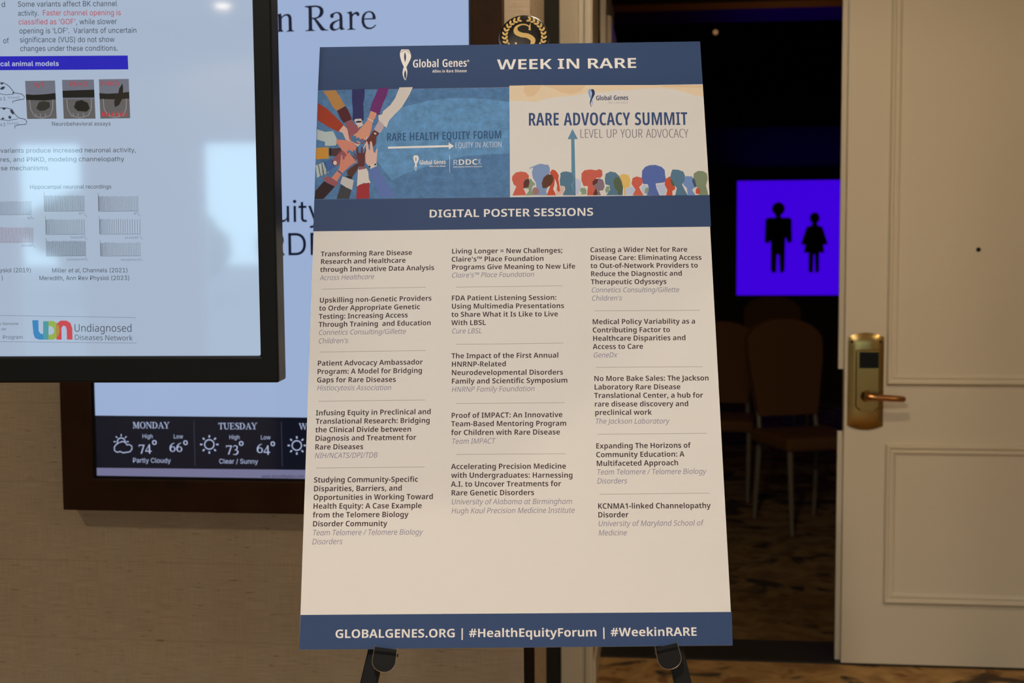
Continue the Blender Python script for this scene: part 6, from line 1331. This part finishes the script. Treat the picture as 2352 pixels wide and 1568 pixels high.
WHITE_SEEN = rgb(214, 201, 181)
def ink(r, g, b):
    c = rgb(r, g, b)
    return tuple(min(0.9, 0.82 * a / s) for a, s in zip(c, WHITE_SEEN))
INKS = dict(navy=(52, 68, 94), paper=(214, 201, 181), paper2=(211, 198, 178), ink=(64, 50, 47), greyink=(128, 121, 128), ruleink=(140, 128, 120), cream=(222, 212, 194),
    panelblue=(78, 112, 142), panelsky=(92, 133, 162), formtext=(52, 82, 110), greycream=(160, 175, 180), lavender=(165, 180, 205),
    ochre=(168, 118, 62), maroon=(78, 32, 36), indigo=(46, 44, 84), plum=(104, 40, 92), cream2=(202, 186, 166), dustpink=(176, 152, 146), rust=(150, 54, 30), palegrey=(170, 176, 164), amber=(186, 130, 46), steel=(62, 92, 136), black=(30, 28, 32), rosebrown=(142, 78, 80), espresso=(44, 26, 28), greycuff=(186, 174, 160), charcoal=(58, 56, 56), redsleeve=(150, 42, 44), periwinkle=(88, 106, 150), peach=(206, 164, 142), tan=(200, 136, 106), umber=(98, 48, 42), coral=(196, 122, 98), coffee=(72, 48, 46), denim=(66, 80, 120), darkskin=(76, 46, 38), darkbrown=(92, 46, 42),
    sand=(218, 190, 150), sand2=(214, 178, 132), darknavy=(44, 58, 84), paleblue=(130, 155, 190), headnavy=(56, 74, 104), slate=(98, 94, 96), teal=(92, 128, 142),
    redhead=(190, 88, 68), sage=(128, 142, 110), darkred=(92, 48, 42), bluegrey=(122, 138, 164), mauve=(150, 110, 104), orangered=(188, 76, 48), brownhead=(90, 54, 36), pinkish=(206, 168, 146), tealhead=(82, 110, 122), palelav=(178, 180, 186), mauvegrey=(126, 104, 106), olivedark=(82, 90, 62), mustard=(212, 170, 90), royal=(82, 98, 146), periblue=(110, 132, 166), olive=(122, 128, 96), darkslate=(66, 78, 98))
PM = {k: mat('print_' + k, ink(*v), 0.55, 0.14) for k, v in INKS.items()}
# the textured blue print behind the joined hands
for nm in ('panelblue', 'panelsky'):
    N_, L_, b_ = nodes(PM[nm]); base = ink(*INKS[nm])
    tc = N_.new('ShaderNodeTexCoord'); nz = N_.new('ShaderNodeTexNoise'); nz.inputs['Scale'].default_value = 60; nz.inputs['Detail'].default_value = 8; nz.inputs['Roughness'].default_value = 0.75
    cr = N_.new('ShaderNodeValToRGB'); e = cr.color_ramp.elements
    e[0].position, e[1].position = 0.28, 0.74
    e[0].color = (*[q * 0.68 for q in base], 1); e[1].color = (*[min(1, q * 1.32) for q in base], 1)
    L_.new(tc.outputs['Object'], nz.inputs['Vector']); L_.new(nz.outputs['Fac'], cr.inputs['Fac']); L_.new(cr.outputs['Color'], b_.inputs['Base Color'])

poster = thing('poster', 'tall white poster board with navy bands and three text columns, held by the black easel', 'poster', F0 @ Matrix.Translation((PW / 2, -PH, 0)))
INV = Matrix.Translation((-PW / 2, PH, 0))      # print coordinates (origin top left) -> poster coordinates
bd = MB().box((0, -PH, -0.006), (PW, 0, -0.0004), M_foam)
bd.box((0, -PH, -0.0004), (PW, 0, 0.0), PM['paper'])
o = bd.build('board', poster); o.matrix_local = INV
pr = Print(PM, 0.00012); pr.run(POSTER_PRINT)
for part, lab in (('title_band', 'navy band with white heading and ribbon logo'), ('subtitle_band', 'navy band with a white subheading'), ('footer_band', 'navy band with white web address and hashtags'), ('forum_picture', 'blue picture of joined hands with arrow and lettering'), ('summit_picture', 'cream picture of coloured head silhouettes and a tall arrow'), ('session_list', 'dark bold titles and grey italic names in three columns')):
    o = pr.build(part, poster); o.matrix_local = INV; o['label'] = lab

easel = thing('easel', 'black metal tripod easel with a round gold-lettered badge, holding the poster', 'easel', Matrix.Translation((-0.20, 1.95, 0)))
def wpart(mb, name, parent=easel, **k):
    """a mesh given in world coordinates, under its thing"""
    o = mb.build(name, parent, **k)
    o.matrix_parent_inverse = parent.matrix_world.inverted()
    return o
LW = -0.020
def leg_uv(side, v):
    return 0.328 + side * 0.2165 * (v + 0.02) / 0.988 - 0.010 * (v + 0.02) / 0.988
def floor_v(side):
    v = 1.88
    for _ in range(8):
        v += on_board(leg_uv(side, v), v, LW).z / 0.9397
    return v
bpy.context.view_layer.update()
for side in (-1, 1):
    vf = floor_v(side) - 0.006
    a = on_board(leg_uv(side, 0.02), 0.02, LW); b = on_board(leg_uv(side, vf), vf, LW)
    mb = MB()
    d = (b - a).normalized(); s_ = d.cross(Vector(PN)).normalized(); w_ = Vector(PN)
    hw, ht = 0.0118, 0.008
    q = []
    for p in (a, b):
        q += [p + s_ * hw + w_ * ht, p - s_ * hw + w_ * ht, p - s_ * hw - w_ * ht, p + s_ * hw - w_ * ht]
    mb.add(q, [(0, 1, 2, 3), (7, 6, 5, 4), (0, 4, 5, 1), (1, 5, 6, 2), (2, 6, 7, 3), (3, 7, 4, 0)], M_blackmetal)
    lg = wpart(mb, 'leg', bevel=0.002)
    mb = MB(); mb.tube([b + d * -0.03, b + d * 0.004], [0.016, 0.017], M_blackplastic, 14)
    wpart(mb, 'rubber_foot', lg)
    lg.children[0].matrix_parent_inverse = (lg.matrix_parent_inverse).inverted() if False else Matrix.Identity(4)
# rear leg
apex = on_board(0.327, 0.03, -0.035)
foot = Vector((-0.285, 2.80, 0.0))
mb = MB(); d = (foot - apex).normalized(); s_ = d.cross(Vector((0, 1, 0))).normalized(); w_ = s_.cross(d)
q = []
for p in (apex, foot): q += [p + s_ * 0.0105 + w_ * 0.007, p - s_ * 0.0105 + w_ * 0.007, p - s_ * 0.0105 - w_ * 0.007, p + s_ * 0.0105 - w_ * 0.007]
mb.add(q, [(0, 1, 2, 3), (7, 6, 5, 4), (0, 4, 5, 1), (1, 5, 6, 2), (2, 6, 7, 3), (3, 7, 4, 0)], M_blackmetal)
wpart(mb, 'rear_leg', bevel=0.002)
# hinge block and the round badge at the head
wpart(MB().box((0.300, -0.075, -0.045), (0.356, 0.005, -0.012), M_blackmetal, F0), 'hinge_block', bevel=0.003)
BC = F0 @ Matrix.Translation((0.3285, 0.018, -0.0195))
mb = MB(); mb.lathe([(0.0, 0.0), (0.0405, 0.0), (0.0415, 0.003), (0.0405, 0.008), (0.037, 0.0105), (0.018, 0.012), (0.0, 0.0122)], mat('badge_black', (0.008, 0.008, 0.007), 0.3, 0.35), 56, BC)
bg = wpart(mb, 'badge', smooth=True); bg['label'] = 'round glossy black badge with gold letter and laurel wreath'
mb = MB()
def on_badge(pts, z=0.0124):
    t, p = fill([pts]); mb.add([BC @ Vector((x, y, z)) for x, y in p], t, M_gold)
# gold wreath: two rows of paired leaves, and the letter S in a heavy roman
for side in (-1, 1):
    for k in range(12):
        a = math.radians(90 - side * (21 + k * 13.2))
        tx_, ty_ = math.cos(a - side * math.pi / 2 * -1), math.sin(a - side * math.pi / 2 * -1)
        c_ = Vector((math.cos(a), math.sin(a))) * 0.0312
        tang = Vector((-math.sin(a), math.cos(a))) * side
        for ang in (-34, 34):
            ca, sa = math.cos(math.radians(ang)), math.sin(math.radians(ang))
            dr = Vector((tang.x * ca - tang.y * sa, tang.x * sa + tang.y * ca)); nr = Vector((-dr.y, dr.x))
            ln, wd = 0.0084, 0.00175
            on_badge([tuple(c_), tuple(c_ + dr * ln * 0.3 + nr * wd), tuple(c_ + dr * ln * 0.7 + nr * wd), tuple(c_ + dr * ln), tuple(c_ + dr * ln * 0.7 - nr * wd), tuple(c_ + dr * ln * 0.3 - nr * wd)])
sc = 0.041
SS = swell([(.62, .86), (.50, .97), (.30, .98), (.12, .86), (.12, .66), (.30, .54), (.56, .48), (.74, .30), (.66, .06), (.44, -.06), (.22, -.02), (.08, .14)], [.04, .06, .07, .11, .19, .20, .20, .19, .11, .07, .06, .04], 8)
on_badge([((x - 0.42) * sc * 1.05, (y - 0.47) * sc) for x, y in SS])
on_badge([((x - 0.42) * sc * 1.05, (y - 0.47) * sc) for x, y in ((.58, .74), (.66, .72), (.66, 1.06), (.60, .93))], 0.01245)
on_badge([((x - 0.42) * sc * 1.05, (y - 0.47) * sc) for x, y in ((.06, .20), (.13, .22), (.16, .02), (.06, -.14))], 0.01245)
gl = mb.build('lettering', bg, fix=False)
# ledge hooks under the board
for u, lean in ((0.1225, -0.20), (0.5165, 0.30)):
    K = F0 @ Matrix.Translation((u, -PH - 0.0045, 0.007)) @ Matrix.Rotation(lean * 0.7, 4, 'Z')
    tongue = [(-0.0160, 0.005), (-0.0165, -0.0135)] + [(0.0165 * math.cos(math.radians(a)), -0.0135 + 0.0145 * math.sin(math.radians(a))) for a in range(190, 351, 16)] + [(0.0165, -0.0135), (0.0160, 0.005)]
    mb = MB(); mb.prism(tongue, -0.002, 0.002, M_blackmetal, K)
    mb.box((-0.0155, -0.004, -0.030), (0.0155, 0.000, 0.002), M_blackmetal, K)
    hk = wpart(mb, 'ledge_hook')
    rim = MB(); rim.tube([K @ Vector((x, y, 0.0022)) for x, y in [(-0.0160, 0.0075)] + tongue[1:-1] + [(0.0160, 0.0075)]], 0.00055, M_edge, 8)
    rim.build('hook_rim', hk)

# ================================================================== MONITOR (nearest, at the left edge)
TO = (-0.54838807, 1.742676, 1.30106284); TU = (0.997934355, 0.0642345084, 0.000975543687)
TV = (0.000202662595, 0.0120375953, -0.999927525); TN = (0.0642416, -0.99786223, -0.01199971)
F1 = frame(TO, TU, TV, TN)      # origin: lower right corner of the picture
SW, SH = 1.210, 0.681
def screen_mat(name, seen, k=0.86, rough=0.045):
    return mat(name, (0.004, 0.004, 0.005), rough, 0.5, emit=rgb(*seen, k), strength=1.0, ior=1.62)
monitor = thing('monitor', 'large black-framed screen showing a research slide, overlapping the wood-framed wall display', 'monitor', Matrix.Translation((-1.15, 1.86, 0)))
IM = monitor.matrix_world.inverted()
def mpart(mb, name, parent=monitor, **k):
    o = mb.build(name, parent, **k)
    if parent is monitor: o.matrix_local = IM @ F1
    return o
bz = 0.0365; bzr = 0.0255
mb = MB()
outer = [(-SW - bz, SH + bz), (-SW - bz, -bz), (bzr, -bz), (bzr, SH + bz)]
mb.prism(outer, -0.038, 0.006, M_blackplastic, holes=[[(-SW, 0), (0, 0), (0, SH), (-SW, SH)]])
mpart(mb, 'bezel', bevel=0.003)
mb = MB().box((-SW - bz + 0.01, -bz + 0.012, -0.050), (bz - 0.02, SH + bz - 0.01, -0.039), M_blackplastic)
mpart(mb, 'back_cover')
mb = MB().box((-SW - 0.002, -0.002, -0.012), (0.002, SH + 0.002, -0.004), screen_mat('monitor_white', (176, 193, 216)))
scr = mpart(mb, 'screen')
SLIDE = dict(sltext=(52, 62, 78), slred=(190, 60, 70), slblue=(40, 38, 190), slwhite=(190, 196, 225), phgrey=(112, 116, 130), phbase=(98, 96, 98), phdark=(26, 28, 26), phlight=(150, 150, 150), phmouse=(52, 50, 46), slgrey=(110, 120, 140), sltrace=(80, 88, 100), slmaroon=(140, 105, 120), sltext2=(92, 98, 116), udnblue=(40, 128, 190), udnlime=(150, 176, 50), udnteal=(70, 150, 160), udnred=(206, 48, 56), udnolive=(170, 140, 30), slslate=(78, 86, 104))
SM = {k: screen_mat('slide_' + k, v) for k, v in SLIDE.items()}
sl = Print(SM, 0.00010); sl.run(MONITOR_PRINT)
# the title bar and box lines run off the picture: clip the slide to the screen
pg = sl.parts['slide']
pg.v = [(max(-SW, x), y, z) for x, y, z in pg.v]
o = pg.build('slide', scr, fix=False); o.matrix_local = Matrix.Translation((0, 0, -0.004)); o['label'] = 'slide with blue title bar, photographs, traces and a coloured logo'
mb = MB(); mb.box((-0.06, 0.05, 0.55), (0.06, 0.075, 1.72), M_blackmetal)
mb.box((-0.30, 0.030, 1.35), (0.30, 0.050, 1.65), M_blackmetal)
mb.build('pole', monitor, bevel=0.004)
mb = MB(); mb.lathe([(0.34, 0.0), (0.34, 0.012), (0.30, 0.022), (0.05, 0.03), (0.045, 0.56)], M_blackmetal, 48, Matrix.Translation((0, 0.06, 0)))
mb.build('stand_base', monitor, smooth=True)

# ================================================================== WALL DISPLAY
SY = 2.955
F2 = frame((0, SY, 0), (1, 0, 0), (0, 0, -1), (0, -1, 0))
DX0, DX1, DZ0 = -1.3455, -0.4277, 0.9030
DZ1 = DZ0 + (DX1 - DX0) * 16 / 9
fx0, fx1, fz0, fz1 = -1.4216, -0.3585, 0.8265, DZ1 + 0.076
disp = thing('wall_display', 'tall wall-mounted display in a dark wood frame, showing a weather forecast below its page', 'display', Matrix.Translation(((fx0 + fx1) / 2, 3.0, fz0)))
IDM = disp.matrix_world.inverted()
mb = MB(); mb.prism([(fx0, -fz1), (fx1, -fz1), (fx1, -fz0), (fx0, -fz0)], -0.045, 0.012, M_darkwood, holes=[[(DX0, -DZ1), (DX1, -DZ1), (DX1, -DZ0), (DX0, -DZ0)]])
mb.v = [(x, -y, z) for x, y, z in mb.v]
o = mb.build('wood_frame', disp, bevel=0.003); o.matrix_local = IDM @ F2
mb = MB()
for a, b in (((DX0, DZ0, -0.02), (DX0 + 0.006, DZ1, 0.003)), ((DX1 - 0.006, DZ0, -0.02), (DX1, DZ1, 0.003)), ((DX0, DZ0, -0.02), (DX1, DZ0 + 0.006, 0.003))): mb.box(a, b, M_blackplastic)
o = mb.build('inner_rim', disp); o.matrix_local = IDM @ F2
def dmat(name, seen): return mat(name, (0.004, 0.004, 0.005), 0.10, 0.5, emit=rgb(*seen, 0.92), strength=1.0, ior=1.5)
DM = dict(navytext=dmat('page_text', (18, 26, 48)), barnavy=dmat('bar_navy', (14, 18, 32)), stripgrey=dmat('strip_grey', (118, 118, 152)), barwhite=dmat('bar_white', (176, 188, 222)), barline=dmat('bar_line', (66, 72, 92)), stripink=dmat('strip_ink', (50, 50, 70)))
mb = MB().box((DX0, DZ0, -0.03), (DX1, DZ1, -0.0005), dmat('display_page', (160, 181, 218)))
scr2 = mb.build('screen', disp); scr2.matrix_local = IDM @ F2
dp = Print(DM, 0.00012); dp.run(DISPLAY_PRINT)
for part, lab in (('page_heading', 'large dark serif heading'), ('page_title', 'large dark sans lettering'), ('weather_bar', 'dark navy forecast bar with white weather symbols and days'), ('footer_strip', 'pale grey strip with a small web address')):
    mb = dp.parts[part]
    mb.v = [(min(x, DX1 - 0.006), y, z) for x, y, z in mb.v]
    o = mb.build(part, scr2, fix=False); o['label'] = lab
